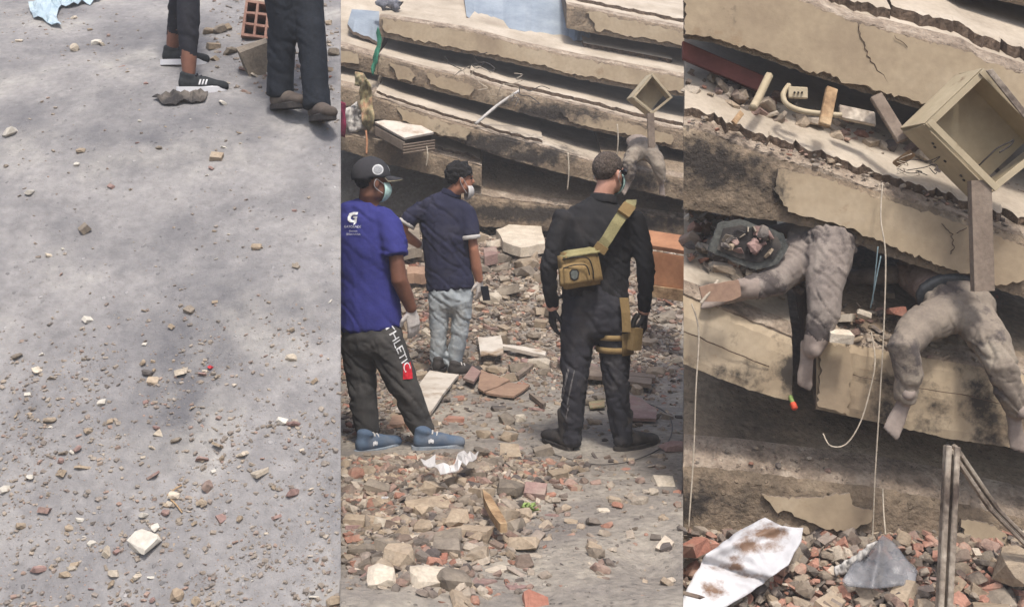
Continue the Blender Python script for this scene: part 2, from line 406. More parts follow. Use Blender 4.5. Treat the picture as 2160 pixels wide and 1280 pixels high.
def layer(name, label, top, bot, d0, d1, slope, L, group, fm=M_conc, jt=2.0, jb=3.0, screed=None, screed2=None, plaster=(), soot_shade=None,
          seed=1.0, step=9, lipw=0.10, tops=M_floor, plast_m=M_plaster, bslope=None, thickp=0.018, sm=M_floor):
    xa, xb = top[0][0], top[-1][0]
    n = max(8, int((xb - xa) / step))
    df = lambda px: d0 + (d1 - d0) * (px - xa) / (xb - xa)
    t = empty(name, P((xa + xb) / 2, pl(bot, (xa + xb) / 2), df((xa + xb) / 2)))
    tag(t, label, "collapsed storey", group)
    t.matrix_basis  # noqa
    secs = []
    sk = SEAM * 1.02 if xa > 1400 else 0.0          # near pile: the floors run back parallel to the pit edge
    bs = slope if bslope is None else bslope
    for i in range(n + 1):
        px = xa + (xb - xa) * i / n
        d = df(px)
        y0 = pl(top, px) + jt * .7 * noise.fractal(Vector((px * .075, seed, 0)), .7, 2, 4)
        y1 = pl(bot, px) + jb * .7 * noise.fractal(Vector((px * .07, seed, 5)), .7, 2, 5)
        a, b = P(px, y0, d), P(px, y1, d)
        pts = []
        pts.append(b + Vector((sk * L, L, L * bs)))                       # bottom back
        pts.append(b + Vector((sk * 0.35, 0.35, 0.35 * bs)))
        pts.append(b + Vector((0, 0.012, 0)))
        for k in (0.12, 0.3, 0.5, 0.7, 0.88):
            q = b.lerp(a, k); q.y += 0.012 * FR(q, 6, seed) + 0.02 * (1 - math.sin(k * math.pi)) * 0.5
            pts.append(q)
        e = a + Vector((0, 0.02 + 0.015 * abs(N((px * .06, seed, 2))), 0)); pts.append(e)
        for k in (0.3, 0.6, 1.0):
            q = a + Vector((sk * lipw * k, lipw * k, lipw * k * slope)); q.z += 0.014 * FR(q, 9, seed + 3); pts.append(q)
        a2 = P(px, pl(top, px), d); pts.append(a2 + Vector((sk * (lipw + .06), lipw + .06, (lipw + .06) * slope)))
        a = a2
        pts.append(a + Vector((sk * L * 0.4, L * 0.4, L * 0.4 * slope)))
        pts.append(a + Vector((sk * L, L, L * slope)))
        secs.append(pts)
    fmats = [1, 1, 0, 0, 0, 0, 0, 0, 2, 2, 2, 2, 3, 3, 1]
    loft("beam", secs, fmats, [fm, M_dark, M_lip, tops], t, soot_shade or (lambda p: 0.0))
    for q, sc in enumerate([s_ for s_ in (screed, screed2) if s_]):                                                        # broken screed sheet lying on the slab: (setback, thickness, px0, px1)
        sb, th, x0, x1 = sc
        secs = []; n2 = max(6, int((x1 - x0) / step))
        for i in range(n2 + 1):
            px = x0 + (x1 - x0) * i / n2; d = df(px)
            a = P(px, pl(top, px), d)
            s = sb + 0.10 * noise.fractal(Vector((px * .04, seed + 4, q)), .8, 2, 5) * .7
            fz = lambda yy: Vector((sk * yy, yy, yy * slope))
            p0 = a + fz(s) + Vector((0, 0.01, 0.004)); p1 = a + fz(s) + Vector((0, 0.0, th * (0.9 + .3 * N((px * .05, 1, seed)))))
            p0.z += .006 * N((px * .08, 3, seed))
            secs.append([a + fz(L * .95) + Vector((0, 0, 0.006)), p0, p0.lerp(p1, .5) + Vector((0, .012 * N((px * .1, 8, seed)), 0)), p1, a + fz(s + .03) + Vector((0, 0, th * 1.02)), a + fz(.45) + Vector((0, 0, th)), a + fz(L * .95) + Vector((0, 0, th))])
        loft("floor_screed", secs, [1, 1, 1, 0, 0, 0, 1], [sm, M_screed], t, soot_shade or (lambda p: 0.0))
    for i, (pts, offs) in enumerate(plaster):
        plate_px("plaster", pts, df, thickp, plast_m, t, seed + i * 3.1, 7, 9, 0.006 + offs, soot_shade or (lambda p: 0.0), M_lip)
    return t, df

GC = "collapsed floors stacked behind the three men"
GR = "collapsed floors beside the pit"
# ---- far pile, behind the men
layer("collapsed_storey", "lowest sooty slab over the rubble field behind the men", [(960, 405), (1020, 414), (1150, 432), (1300, 448), (1560, 480)],
      [(960, 470), (1020, 478), (1150, 486), (1300, 500), (1560, 530)], 11.75, 11.65, 0.7, 1.2, GC, soot_shade=soot_shade_px([(1100, 450, 220, 22, 1.0), (1320, 470, 160, 24, .9)]), seed=2, step=7, tops=M_conc, lipw=.06)
layer("collapsed_storey", "tilted slab edge just above the head of the man in the cap", [(640, 262), (720, 282), (850, 308), (953, 333), (1016, 352)],
      [(640, 300), (720, 316), (820, 347), (953, 378), (1016, 394)], 11.9, 11.7, 0.5, 1.6, GC, seed=3, step=7, screed=(.12, .04, 906, 1012), lipw=.06, tops=M_conc, soot_shade=soot_shade_px([(1010, 375, 60, 30, .5)]))
layer("collapsed_storey", "long half scorched slab beam crossing behind the men", [(787, 202), (837, 220), (920, 247), (1003, 270), (1053, 287), (1137, 307), (1220, 333), (1296, 354)],
      [(787, 249), (853, 267), (893, 281), (953, 294), (1020, 318), (1053, 330), (1137, 353), (1240, 380), (1296, 394)], 11.75, 11.55, 0.30, 2.2, GC, seed=4, step=6, screed=(.14, .04, 790, 1145),
      plaster=[([(838, 226), (930, 255), (990, 275), (985, 296), (940, 286), (890, 272), (850, 255)], 0)], lipw=.06,
      soot_shade=soot_shade_px([(1040, 305, 110, 26, 1.0), (950, 280, 70, 14, .5), (1130, 330, 90, 24, .95)]), thickp=.025)
layer("collapsed_storey", "slab beam with peeling plaster ovals and rubble along its lip", [(797, 117), (907, 147), (987, 163), (1070, 190), (1137, 203), (1253, 230), (1353, 257), (1560, 300)],
      [(797, 158), (863, 177), (920, 193), (1003, 213), (1070, 231), (1187, 262), (1270, 280), (1353, 298), (1560, 345)], 12.15, 11.8, 0.30, 2.2, GC, seed=5, step=6, screed=(.2, .05, 990, 1540),
      plaster=[([(822, 132), (862, 146), (874, 160), (870, 176), (835, 163)], 0), ([(900, 158), (960, 168), (1000, 184), (990, 205), (930, 188), (908, 178)], 0), ([(1180, 232), (1340, 266), (1420, 285), (1415, 304), (1330, 288), (1200, 258)], 0)], lipw=.08,
      soot_shade=soot_shade_px([(1150, 240, 110, 24, .95), (1060, 215, 60, 16, .6), (1260, 250, 60, 22, .5)]), thickp=.025)
layer("collapsed_storey", "thick cream plastered slab beam with blue grey screed above it", [(800, 36), (847, 42), (987, 64), (1087, 92), (1220, 121), (1353, 146), (1560, 185)],
      [(800, 77), (893, 97), (1003, 117), (1120, 143), (1220, 167), (1320, 186), (1440, 204), (1560, 230)], 12.6, 12.2, 0.42, 3.4, GC, seed=6, step=6, screed=(.5, .06, 1236, 1432),
      plaster=[([(806, 40), (900, 54), (1000, 72), (1090, 97), (1220, 125), (1353, 150), (1540, 186), (1530, 218), (1440, 196), (1320, 178), (1220, 158), (1120, 134), (1000, 108), (890, 88), (812, 66)], 0)], thickp=.025)
layer("collapsed_storey", "uppermost cream slab beam whose clean broken end faces the blue screed", [(1195, 10), (1300, 32), (1440, 60), (1600, 92)],
      [(1195, 60), (1300, 80), (1440, 103), (1600, 134)], 12.75, 12.55, 0.42, 3.5, GC, seed=7, step=6, screed=(.3, .05, 1215, 1590),
      plaster=[([(1236, 24), (1320, 42), (1440, 68), (1560, 90), (1560, 122), (1440, 96), (1330, 76), (1260, 66)], 0)], thickp=.025)
layer("collapsed_storey", "broken slab end left of the green netting, upper one", [(640, 92), (720, 100), (796, 124)],
      [(640, 130), (720, 140), (796, 158)], 12.4, 12.35, 0.55, 3.2, GC, seed=8, step=6, plaster=[([(690, 103), (755, 114), (758, 135), (690, 132)], 0)], thickp=.025)
layer("collapsed_storey", "broken slab end left of the green netting, lower one behind hanging cloth", [(640, 168), (720, 182), (794, 199)],
      [(640, 210), (720, 226), (794, 240)], 12.1, 12.05, 0.5, 2.2, GC, seed=9, step=6)
layer("collapsed_storey", "cracked slab piece behind the head of the man in black", [(1275, 352), (1330, 356), (1440, 376), (1560, 400)],
      [(1275, 392), (1330, 398), (1440, 422), (1560, 450)], 11.5, 11.4, 0.4, 1.6, GC, seed=10, step=6, tops=M_conc, soot_shade=soot_shade_px([(1350, 385, 90, 24, .85)]))

def sheet_px(name, front, back, df, db, th, m, seed, label=None, cat=None, parent=None, edge=None, group=None):
    """a broken sheet lying on a slope: front and back edges in pixels at their own depths"""
    n = 40; v, f = [], []
    rows = 6
    xa, xb = front[0][0], front[-1][0]; xc, xd = back[0][0], back[-1][0]
    for i in range(n + 1):
        t = i / n
        pa = xa + (xb - xa) * t; pb = xc + (xd - xc) * t
        ya = pl(front, pa) + 5 * noise.fractal(Vector((pa * .04, seed, 1)), 1, 2, 4)
        A, B = P(pa, ya, df), P(pb, pl(back, pb), db)
        for r in range(rows + 1):
            q = A.lerp(B, r / rows); v.append(q + Vector((0, 0, .004 * FR(q, 5, seed)))) 
        for r in range(rows + 1):
            q = A.lerp(B, r / rows); v.append(q - Vector((0, 0, th)))
    k = 2 * (rows + 1); mi = []
    for i in range(n):
        a, b = i * k, (i + 1) * k
        for r in range(rows):
            f.append((a + r, a + r + 1, b + r + 1, b + r)); mi.append(0)
            f.append((a + rows + 1 + r, b + rows + 1 + r, b + rows + 2 + r, a + rows + 2 + r)); mi.append(1)
        f.append((a, b, b + rows + 1, a + rows + 1)); mi.append(1)
        f.append((a + rows, a + 2 * rows + 1, b + 2 * rows + 1, b + rows)); mi.append(1)
    for b0 in (0, n * k):
        f.append(tuple([b0 + r for r in range(rows + 1)] + [b0 + rows + 1 + r for r in range(rows, -1, -1)])); mi.append(1)
    me = mesh(name, v, f); me.materials.append(m); me.materials.append(edge or M_screed); me.polygons.foreach_set('material_index', mi)
    bm = bmesh.new(); bm.from_mesh(me); bmesh.ops.recalc_face_normals(bm, faces=bm.faces); bm.to_mesh(me); bm.free()
    set_attr(me, 'soot_shade', [0.0] * len(v))
    o = link(name, me, None, parent)
    if label: tag(o, label, cat, group); recenter(o)
    return o

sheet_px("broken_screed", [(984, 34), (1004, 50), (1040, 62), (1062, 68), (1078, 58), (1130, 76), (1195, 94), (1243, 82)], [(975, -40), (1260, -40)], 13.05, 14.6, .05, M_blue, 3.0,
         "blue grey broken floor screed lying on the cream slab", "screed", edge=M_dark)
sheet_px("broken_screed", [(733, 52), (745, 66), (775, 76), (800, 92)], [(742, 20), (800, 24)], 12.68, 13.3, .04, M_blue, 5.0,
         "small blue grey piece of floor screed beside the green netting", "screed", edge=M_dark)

def core_fn(u, v):
    px = 600 + 960 * v; d = 13.0 + 5 * u; x = (px - CX) / F * 13.6
    return (x, d, 1.2 + 1.5 * smooth(0, .35, u) + .12 * FR((x, d, 0), 1.4, 6) - .5 * smooth(.8, 1, u))
cr_ = grid_sheet("crushed_core", 40, 60, core_fn, M_dark, skirt=-0.6)
set_attr(cr_.data, 'soot_shade', [0.15] * len(cr_.data.vertices))
# ---- near pile at the pit
layer("collapsed_storey", "lowest pit slab with a big cream plaster patch left on its face", [(1442, 985), (1560, 994), (1700, 1012), (1850, 1030), (2000, 1058), (2400, 1150)],
      [(1442, 1170), (1700, 1195), (2000, 1215), (2400, 1290)], 5.12, 5.02, 0.62, 1.6, GR, seed=11, step=12, jt=7, jb=6, lipw=.13, tops=M_conc,
      plaster=[([(1606, 1042), (1690, 1048), (1790, 1038), (1800, 1066), (1838, 1074), (1836, 1098), (1800, 1112), (1740, 1112), (1690, 1090), (1660, 1076), (1640, 1078)], .0),
               ([(2024, 1092), (2080, 1100), (2130, 1130), (2160, 1140), (2170, 1180), (2110, 1170), (2040, 1148)], .0)],
      soot_shade=soot_shade_px([(1460, 1060, 110, 60, .75), (1700, 940, 400, 40, .15)]), thickp=.02)  # left blob is sooty face; wide faint one paints the overhang's shade
layer("collapsed_storey", "sooty slab block left of the gap where the bare foot hangs", [(1442, 624), (1520, 652), (1600, 684), (1672, 714)],
      [(1442, 768), (1520, 800), (1580, 822), (1640, 840), (1672, 846)], 5.0, 4.98, 0.62, 1.3, GR, fm=M_plaster, seed=12, step=9, jt=3, jb=4, lipw=.05,
      soot_shade=soot_shade_px([(1540, 790, 200, 45, .5), (1670, 790, 34, 70, .9), (1600, 700, 90, 14, .3)]))
layer("collapsed_storey", "stained slab block under the trousered legs, pale strip at its end", [(1722, 700), (1750, 716), (1900, 748), (2020, 766), (2160, 792), (2420, 850)],
      [(1718, 862), (1800, 880), (1900, 902), (2000, 926), (2160, 948), (2420, 1000)], 4.98, 4.9, 0.45, 1.3, GR, fm=M_plaster, seed=13, step=9, jt=3, jb=4, lipw=.10, tops=M_conc,
      plaster=[([(1730, 722), (1790, 730), (1796, 780), (1788, 872), (1724, 856), (1728, 800)], 0)], soot_shade=soot_shade_px([(1860, 850, 55, 120, .62), (1960, 850, 50, 110, .55), (2080, 880, 60, 130, .72), (2150, 900, 50, 120, .6)]), thickp=.012)
layer("collapsed_storey", "heavy slab beam resting above the trapped people, sooty left half", [(1442, 266), (1500, 282), (1600, 322), (1700, 352), (1800, 386), (1900, 420), (2060, 470), (2160, 500), (2420, 580)],
      [(1442, 440), (1520, 452), (1640, 466), (1720, 482), (1790, 506), (1850, 532), (1980, 576), (2090, 606), (2160, 628), (2420, 700)], 5.06, 4.96, 0.52, 1.5, GR, seed=14, step=8, jt=4, jb=6, lipw=.07,
      screed=(.11, .05, 1444, 2400),
      plaster=[([(1640, 356), (1720, 372), (1800, 400), (1900, 432), (2060, 484), (2160, 520), (2160, 590), (2105, 602), (2000, 566), (1940, 545), (1900, 530), (1860, 512), (1790, 482), (1720, 462), (1660, 446), (1630, 400)], 0)],
      soot_shade=soot_shade_px([(1490, 350, 130, 70, .95), (1640, 400, 50, 50, .6)]), thickp=.022)
layer("collapsed_storey", "big cream plastered beam at the top of the pit pile with a hairline crack", [(1442, -110), (1560, -60), (1686, -2), (1809, 48), (1939, 80), (2045, 106), (2080, 128), (2420, 240)],
      [(1442, 80), (1503, 90), (1609, 122), (1665, 143), (1742, 168), (1827, 196), (1900, 218), (2080, 268), (2420, 370)], 5.32, 5.2, 0.55, 1.8, GR, seed=15, step=8, jt=4, jb=5, lipw=.09,
      screed=(.16, .06, 1460, 1892), screed2=(.19, .07, 1898, 2400),
      plaster=[([(1444, -108), (1560, -56), (1686, 4), (1809, 54), (1939, 86), (2045, 112), (2078, 134), (2420, 244), (2420, 350), (2080, 256), (1900, 206), (1860, 196), (1827, 184), (1780, 176), (1742, 156), (1700, 152), (1665, 132), (1609, 112), (1503, 82), (1444, 74)], 0)],
      soot_shade=soot_shade_px([(1440, 80, 90, 30, .25)]), thickp=.022)
layer("collapsed_storey", "cream slab resting on top of the pit pile", [(1700, -160), (1900, -90), (2160, -30), (2420, 40)], [(1700, -110), (1900, -45), (2160, 12), (2420, 90)], 5.75, 5.65, 0.5, 1.6, GR, seed=16, step=9)

# ------------------------------------------------------------------ rubble pieces
def hull_mesh(name, n, sx, sy, sz, seed, bev=True):
    r = random.Random(seed); bm = bmesh.new()
    for _ in range(n):
        v = Vector((r.gauss(0, 1), r.gauss(0, 1), r.gauss(0, 1))).normalized() * r.uniform(.75, 1)
        v = Vector([max(-.62, min(.62, c)) for c in v])      # flattened sides, as broken masonry has
        bm.verts.new((v.x * sx / 1.2, v.y * sy / 1.2, v.z * sz / 1.2))
    bmesh.ops.convex_hull(bm, input=bm.verts)
    for v in [v for v in bm.verts if not v.link_faces]: bm.verts.remove(v)
    zmin = min(v.co.z for v in bm.verts)
    for v in bm.verts: v.co.z -= zmin
    me = bpy.data.meshes.new(name); bm.to_mesh(me); bm.free()
    return me
def shard_mesh(name, seed, th, k=6):
    r = random.Random(seed); a = sorted(r.uniform(0, 2 * math.pi) for _ in range(k))
    pts = [(math.cos(t) * r.uniform(.35, .55), math.sin(t) * r.uniform(.3, .5)) for t in a]
    v = [(x, y, 0) for x, y in pts] + [(x * .96, y * .96, th * r.uniform(.8, 1.1)) for x, y in pts]
    f = [tuple(reversed(range(k))), tuple(range(k, 2 * k))] + [(i, (i + 1) % k, k + (i + 1) % k, k + i) for i in range(k)]
    return mesh(name, v, f)
def block_mesh(name, seed, sx, sy, sz):
    r = random.Random(seed); j = lambda: r.uniform(-.09, .09)
    v = [(sx * (x + j()), sy * (y + j()), max(0, sz * (z + j()))) for z in (0, 1) for x, y in ((-.5, -.5), (.5, -.5), (.5, .5), (-.5, .5))]
    return mesh(name, v, [(3, 2, 1, 0), (4, 5, 6, 7), (0, 1, 5, 4), (1, 2, 6, 5), (2, 3, 7, 6), (3, 0, 4, 7)])
PROTO = {
    'chunk': [hull_mesh("chunk", 20 + 2 * i, 1, .62 + .04 * i, .40 + .04 * (i % 5), i) for i in range(9)],
    'shard': [shard_mesh("shard", 40 + i, .10 + .02 * (i % 3), 5 + i % 3) for i in range(7)],
    'block': [block_mesh("block", 60 + i, .9, .62, .42) for i in range(6)],
    'stick': [block_mesh("stick", 80 + i, 1.0, .10, .06) for i in range(3)],
}
def place(name, me, m, loc, size, rot, label, cat, group):
    key = (me.name, m.name)
    if key not in place.cache:
        c = me.copy(); c.materials.clear(); c.materials.append(m); place.cache[key] = c
    o = bpy.data.objects.new(name, place.cache[key]); COL.objects.link(o)
    o.location = loc; o.rotation_euler = rot; o.scale = (size, size, size)
    return tag(o, label, cat, group)
place.cache = {}

def tiltrot(r, t=.35): return (r.uniform(-t, t), r.uniform(-t, t), r.uniform(0, 6.28))
KIND = [('chunk', 0, "grey_chunk"), ('chunk', 1, "mortar_chunk"), ('block', 1, "mortar_block"), ('shard', 4, "mauve_shard"), ('shard', 3, "terracotta_shard"),
        ('chunk', 2, "plaster_chunk"), ('block', 0, "concrete_block"), ('shard', 2, "plaster_shard"), ('chunk', 5, "dark_chunk")]
ADJ = {"grey_chunk": "grey concrete lump", "mortar_chunk": "sandy brown mortar lump", "mortar_block": "squared sandy mortar block", "mauve_shard": "flat mauve tile shard",
       "terracotta_shard": "orange terracotta shard", "plaster_chunk": "pale plaster lump", "concrete_block": "squared grey concrete block", "plaster_shard": "thin pale plaster shard", "dark_chunk": "dark charred lump"}
CAT = {"grey_chunk": "rubble", "mortar_chunk": "rubble", "mortar_block": "rubble", "mauve_shard": "tile shard", "terracotta_shard": "tile shard", "plaster_chunk": "rubble",
       "concrete_block": "rubble", "plaster_shard": "plaster shard", "dark_chunk": "rubble"}

def stuff_rubble(name, pts, label):
    """one mesh of many small broken pieces: pts = (loc, size, kind, colour, rotation)"""
    V, Fs, T = [], [], []; off = 0
    for (loc, size, kind, col, rot) in pts:
        me = random.choice(PROTO[kind])
        R = Matrix.LocRotScale(Vector(loc), Matrix.Rotation(rot[2], 3, 'Z') @ Matrix.Rotation(rot[0], 3, 'X') @ Matrix.Rotation(rot[1], 3, 'Y'), Vector((size,) * 3))
        for v in me.vertices: V.append(R @ v.co); T.append(col)
        for p in me.polygons: Fs.append(tuple(i + off for i in p.vertices))
        off += len(me.vertices)
    me = mesh(name, V, Fs); me.materials.append(M_rstuff)
    a = me.attributes.new('tint', 'FLOAT_COLOR', 'POINT')
    a.data.foreach_set('color', np.array([(c[0], c[1], c[2], 1.0) for c in T], dtype=np.float32).ravel())
    o = link(name, me)
    return tag(o, label, "rubble", kind='stuff')

PAL = [S(138, 128, 116), S(158, 144, 126), S(176, 162, 144), S(152, 130, 120), S(164, 124, 108), S(122, 115, 108), S(190, 180, 166), S(96, 90, 88), S(146, 136, 128), S(132, 118, 108), S(160, 150, 138)]
rr = random.Random(5)
def rcol():
    c = rr.choice(PAL); k = rr.uniform(.85, 1.3); return tuple(min(1, x * k) for x in c[:3])

def heap_den(px, py):
    """how thickly rubble lies on the yard (0..1), as a map of the yard seen on the ground"""
    if py < 770: return 1.0
    edge = 1190 - (py - 960) * 0.62 if py > 950 else 1000
    if py > 950:
        return 0.95 * smooth(130, -130, px - edge + 60 * noise.noise(Vector((px * .012, py * .012, 0)))) + 0.07
    if py > 850: return 0.75 * smooth(960, 840, px) + 0.16
    return 0.5 * smooth(1000, 880, px) + 0.30 + .3 * smooth(840, 770, py)

FEET = [((874 + 50 - CX) / F * 6.06, 6.06), ((752 + 30 - CX) / F * 6.0, 6.0), ((1204 - CX) / F * 6.0, 6.02), ((1300 + 20 - CX) / F * 6.0, 6.02)]
# small pieces: one mass
pts = []
for _ in range(48000):
    d = 3.7 + (12.3 - 3.7) * rr.random() ** 0.75
    px = rr.uniform(722, 1438); x = (px - CX) / F * d
    py = HY + EYE / d * F
    if rr.random() > heap_den(px, py) * (0.95 if d < 5.9 else .5 if d < 8 else 0.62): continue
    if any(abs(x - q[0]) < .2 and abs(d - q[1]) < .14 for q in FEET): continue
    far = smooth(7.5, 11, d)
    s = 0.016 + 0.045 * rr.random() ** 3 + far * 0.06 * rr.random() ** 2
    k = rr.choice(['chunk', 'chunk', 'shard', 'block', 'shard']) if rr.random() > .05 else 'stick'
    if d < 5.9 and rr.random() < .3: s += .035 * rr.random()
    if k == 'stick': s *= 3.2
    if k == 'shard': s *= 1.3
    pts.append(((x, d, ground_z(x, d) - s * .12), s, k, rcol(), tiltrot(rr, .6)))
stuff_rubble("yard_rubble", pts, "small broken masonry spread over the yard round the men")

MARKS = [(785, 1108, "the long kerb block"), (900, 1070, "the big flat chunk"), (1128, 1046, "the square mauve block"), (1076, 962, "the block by the sneaker"), (1001, 1136, "the sandy brick"), (945, 1200, "the grey square block"),
         (950, 1025, "the white paper"), (905, 1240, "the ragged plaster lump"), (750, 1220, "the bank's foot"), (1400, 1020, "the pale slab piece"), (1272, 1090, "the pale pink stone"), (870, 840, "the white board"), (1040, 820, "the brown panel"),
         (1030, 755, "the cream sheet"), (1300, 805, "the plank pile"), (1350, 870, "the mauve tile sheet"), (1095, 530, "the large pale fragment"), (865, 540, "the elbow of the man in navy"), (1410, 580, "the wooden chest"), (880, 610, "the tan board edge"),
         (1040, 640, "the glove of the man in navy"), (1100, 690, "the left glove of the man in black"), (1410, 690, "the right glove of the man in black"), (800, 900, "the legs of the man in the cap"), (1240, 900, "the legs of the man in black"), (1180, 580, "the left elbow of the man in black"), (970, 720, "the pale jeans"), (1300, 500, "the lowest far slab")]
def near_mark(px, py, marks):
    return min(marks, key=lambda q: (q[0] - px) ** 2 + ((q[1] - py) * 1.4) ** 2)[2]
SZ = lambda s, a, b: "small" if s < a else ("large" if s > b else "medium")
# larger pieces, each a thing
cnt = 0; tries = 0
while cnt < 280 and tries < 20000:
    tries += 1
    d = 3.78 + (11.6 - 3.78) * rr.random() ** 1.25
    px = rr.uniform(724, 1430); x = (px - CX) / F * d; py = HY + EYE / d * F
    if rr.random() > heap_den(px, py): continue
    if 925 < py < 1000 and (1170 < px < 1360 or 720 < px < 985) : continue
    if 780 < py < 815 and 900 < px < 1000: continue
    kind, mi, nm = rr.choice(KIND[:8] + KIND[:4])
    far = smooth(6.5, 10.5, d)
    s = rr.uniform(.055, .14) + far * rr.uniform(0.0, .13)
    if kind == 'shard': s *= 1.35
    if kind == 'block': s *= .9
    pyz = HY + (EYE - ground_z(x, d)) / d * F
    lm = near_mark(px, pyz, MARKS); lab = SZ(s, .08, .125) + " " + ADJ[nm] + " near " + lm
    place(nm, rr.choice(PROTO[kind]), RUB[mi], (x, d, ground_z(x, d) - s * .08), s, tiltrot(rr, .3), lab, CAT[nm], ADJ[nm] + "s in the yard near " + lm)
    cnt += 1

# pieces one can single out in the yard: (px, py, size, kind, mat, name, label, cat, rotz)
def put(px, py, size, kind, mi, name, label, cat, rz=0.0, tilt=(0, 0), idx=0, sc=None, lift=0.0, mm=None):
    p = ray_ground(px, py); kk = .56 if py > 1000 else .72; size *= kk; sc = tuple(c * kk for c in sc) if sc else None
    o = place(name, PROTO[kind][idx], mm or RUB[mi], (p.x, p.y, ground_z(p.x, p.y) + lift - .012), size, (tilt[0], tilt[1], rz), label, cat, None)
    if sc: o.scale = sc
    return o
put(782, 1108, .4, 'block', 1, "long_block", "long sandy broken kerb block in the heap", "rubble", .12, (0, .1), 0, (.44, .2, .17))
put(900, 1070, .34, 'chunk', 1, "flat_chunk", "big flat sandy chunk beside the white paper", "rubble", .5, (.2, 0), 2, (.36, .3, .16))
put(1128, 1046, .2, 'block', 4, "square_block", "square mauve block at the heap's edge", "rubble", -.1, (.35, 0), 1, (.22, .26, .24))
put(1076, 962, .2, 'block', 1, "square_block", "sandy square block between the sneaker and the boots", "rubble", .05, (.5, 0), 2, (.17, .25, .2))
put(1001, 1136, .26, 'block', 1, "brick_block", "sandy brick lying next to the splintered plank", "rubble", -.25, (0, 0), 3, (.26, .2, .22))
put(945, 1164, .24, 'block', 0, "square_block", "grey square block below the brick and splintered plank", "rubble", -.05, (.3, 0), 4, (.2, .24, .22))
put(1064, 1102, .22, 'chunk', 1, "rough_chunk", "rough sandy chunk above the splintered plank", "rubble", .9, (0, .2), 3, (.2, .2, .26))
put(1400, 1020, .24, 'block', 2, "pale_slab_piece", "pale worn slab piece alone near the pit edge", "rubble", .2, (.45, .1), 5, (.2, .24, .12))
put(1272, 1078, .1, 'chunk', 2, "pale_stone", "single pale pink stone in the middle of open dirt", "rubble", .3, (0, 0), 5)
put(1052, 866, .13, 'chunk', 5, "grey_clod", "round grey clod on the path between the men", "rubble", .3, (0, 0), 6)
put(962, 889, .14, 'block', 3, "brick_piece", "orange brick piece on the path near the white board", "rubble", -.1, (0, 0), 2, (.17, .16, .13))
put(1325, 992, .14, 'shard', 3, "terracotta_shard", "three red tile shards group by the dusty boots, one", "tile shard", .6, (.1, 0), 1)
put(1312, 985, .11, 'shard', 3, "terracotta_shard", "red tile shard closest to the dusty boots", "tile shard", 2.2, (.1, .2), 3)
put(1425, 950, .2, 'chunk', 4, "mauve_chunk", "mauve stone chunk at the pit edge beside the wire loop", "rubble", .2, (0, 0), 1, (.26, .2, .18))
put(905, 1222, .2, 'chunk', 2, "white_plaster_lump", "big white ragged plaster lump low in the heap", "plaster", .7, (.5, .2), 7, (.34, .2, .18))
put(812, 1112, .05, 'chunk', 2, "white_foam_ball", "small round white lump lying on the long block", "foam", .2, (0, 0), 0, None, .13, M_paper)
put(1120, 1276, .34, 'shard', 3, "broken_tile", "pinkish broken roof tile half buried at the heap's foot", "tile", .4, (.5, 0), 2, None, .0)
put(980, 1272, .3, 'shard', 1, "broken_board", "tan board end half buried at the heap's foot", "board", 1.4, (.6, 0), 4)

# boards, planks, paper: built as thick outlines laid on the ground
def flat_px(name, pts, th, m, label, cat, lift=.01, step=14, amp=3, seed=1.0, zoff=None, edge=None):
    o2 = jag_outline(pts, step, amp, seed); n = len(o2)
    base = [ray_ground(x, y) for x, y in o2]
    c = sum(base, Vector()) / n
    # best plane through the ground points so the board lies straight
    A = np.array([[b.x - c.x, b.y - c.y, 1] for b in base]); z = np.array([b.z for b in base]); k = np.linalg.lstsq(A, z, rcond=None)[0]
    bot = [Vector((b.x - c.x, b.y - c.y, k[0] * (b.x - c.x) + k[1] * (b.y - c.y))) for b in base]
    v = [b + Vector((0, 0, th)) for b in bot] + bot
    f = [tuple(range(n)), tuple(reversed(range(n, 2 * n)))] + [(i, n + i, n + (i + 1) % n, (i + 1) % n) for i in range(n)]
    me = mesh(name, v, f); me.materials.append(m)
    bm = bmesh.new(); bm.from_mesh(me); bmesh.ops.triangulate(bm, faces=[q for q in bm.faces if len(q.verts) > 4]); bmesh.ops.recalc_face_normals(bm, faces=bm.faces); bm.to_mesh(me); bm.free()
    o = link(name, me); o.location = (c.x, c.y, float(k[2]) + lift)
    return tag(o, label, cat)
flat_px("white_board", [(906, 796), (968, 802), (908, 884), (834, 880)], .022, M_board, "long white stained board under the man in pale jeans", "board", .03)
flat_px("tan_board", [(828, 884), (906, 886), (898, 906), (822, 904)], .02, M_brownboard, "narrow tan board beneath the end of the white board", "board", .012)
flat_px("brown_panel", [(1014, 792), (1076, 814), (1020, 838), (1008, 832)], .015, M_brownboard, "larger half of a snapped brown panel on the path", "panel", .03)
flat_px("brown_panel", [(1024, 838), (1074, 815), (1118, 822), (1084, 846)], .015, M_brownboard, "darker half of a snapped brown panel on the path", "panel", .02, seed=4)
flat_px("mauve_tile", [(996, 790), (1014, 800), (1000, 824), (976, 814)], .02, RUB[4], "square mauve tile leaning by the brown panel", "tile", .05)
flat_px("mauve_tile_sheet", [(1322, 842), (1350, 852), (1386, 876), (1384, 896), (1320, 894)], .02, RUB[4], "broad mauve tile sheet lying behind the dusty boots", "tile", .02)
flat_px("white_sheet", [(1008, 738), (1054, 732), (1062, 772), (1014, 776)], .012, M_board, "crumpled cream sheet in the rubble behind the path", "sheet", .10, amp=5)
flat_px("yellow_scrap", [(1242, 858), (1274, 850), (1276, 866), (1244, 868)], .01, M_cloth1, "yellowish scrap of card by the left boot", "scrap", .02)
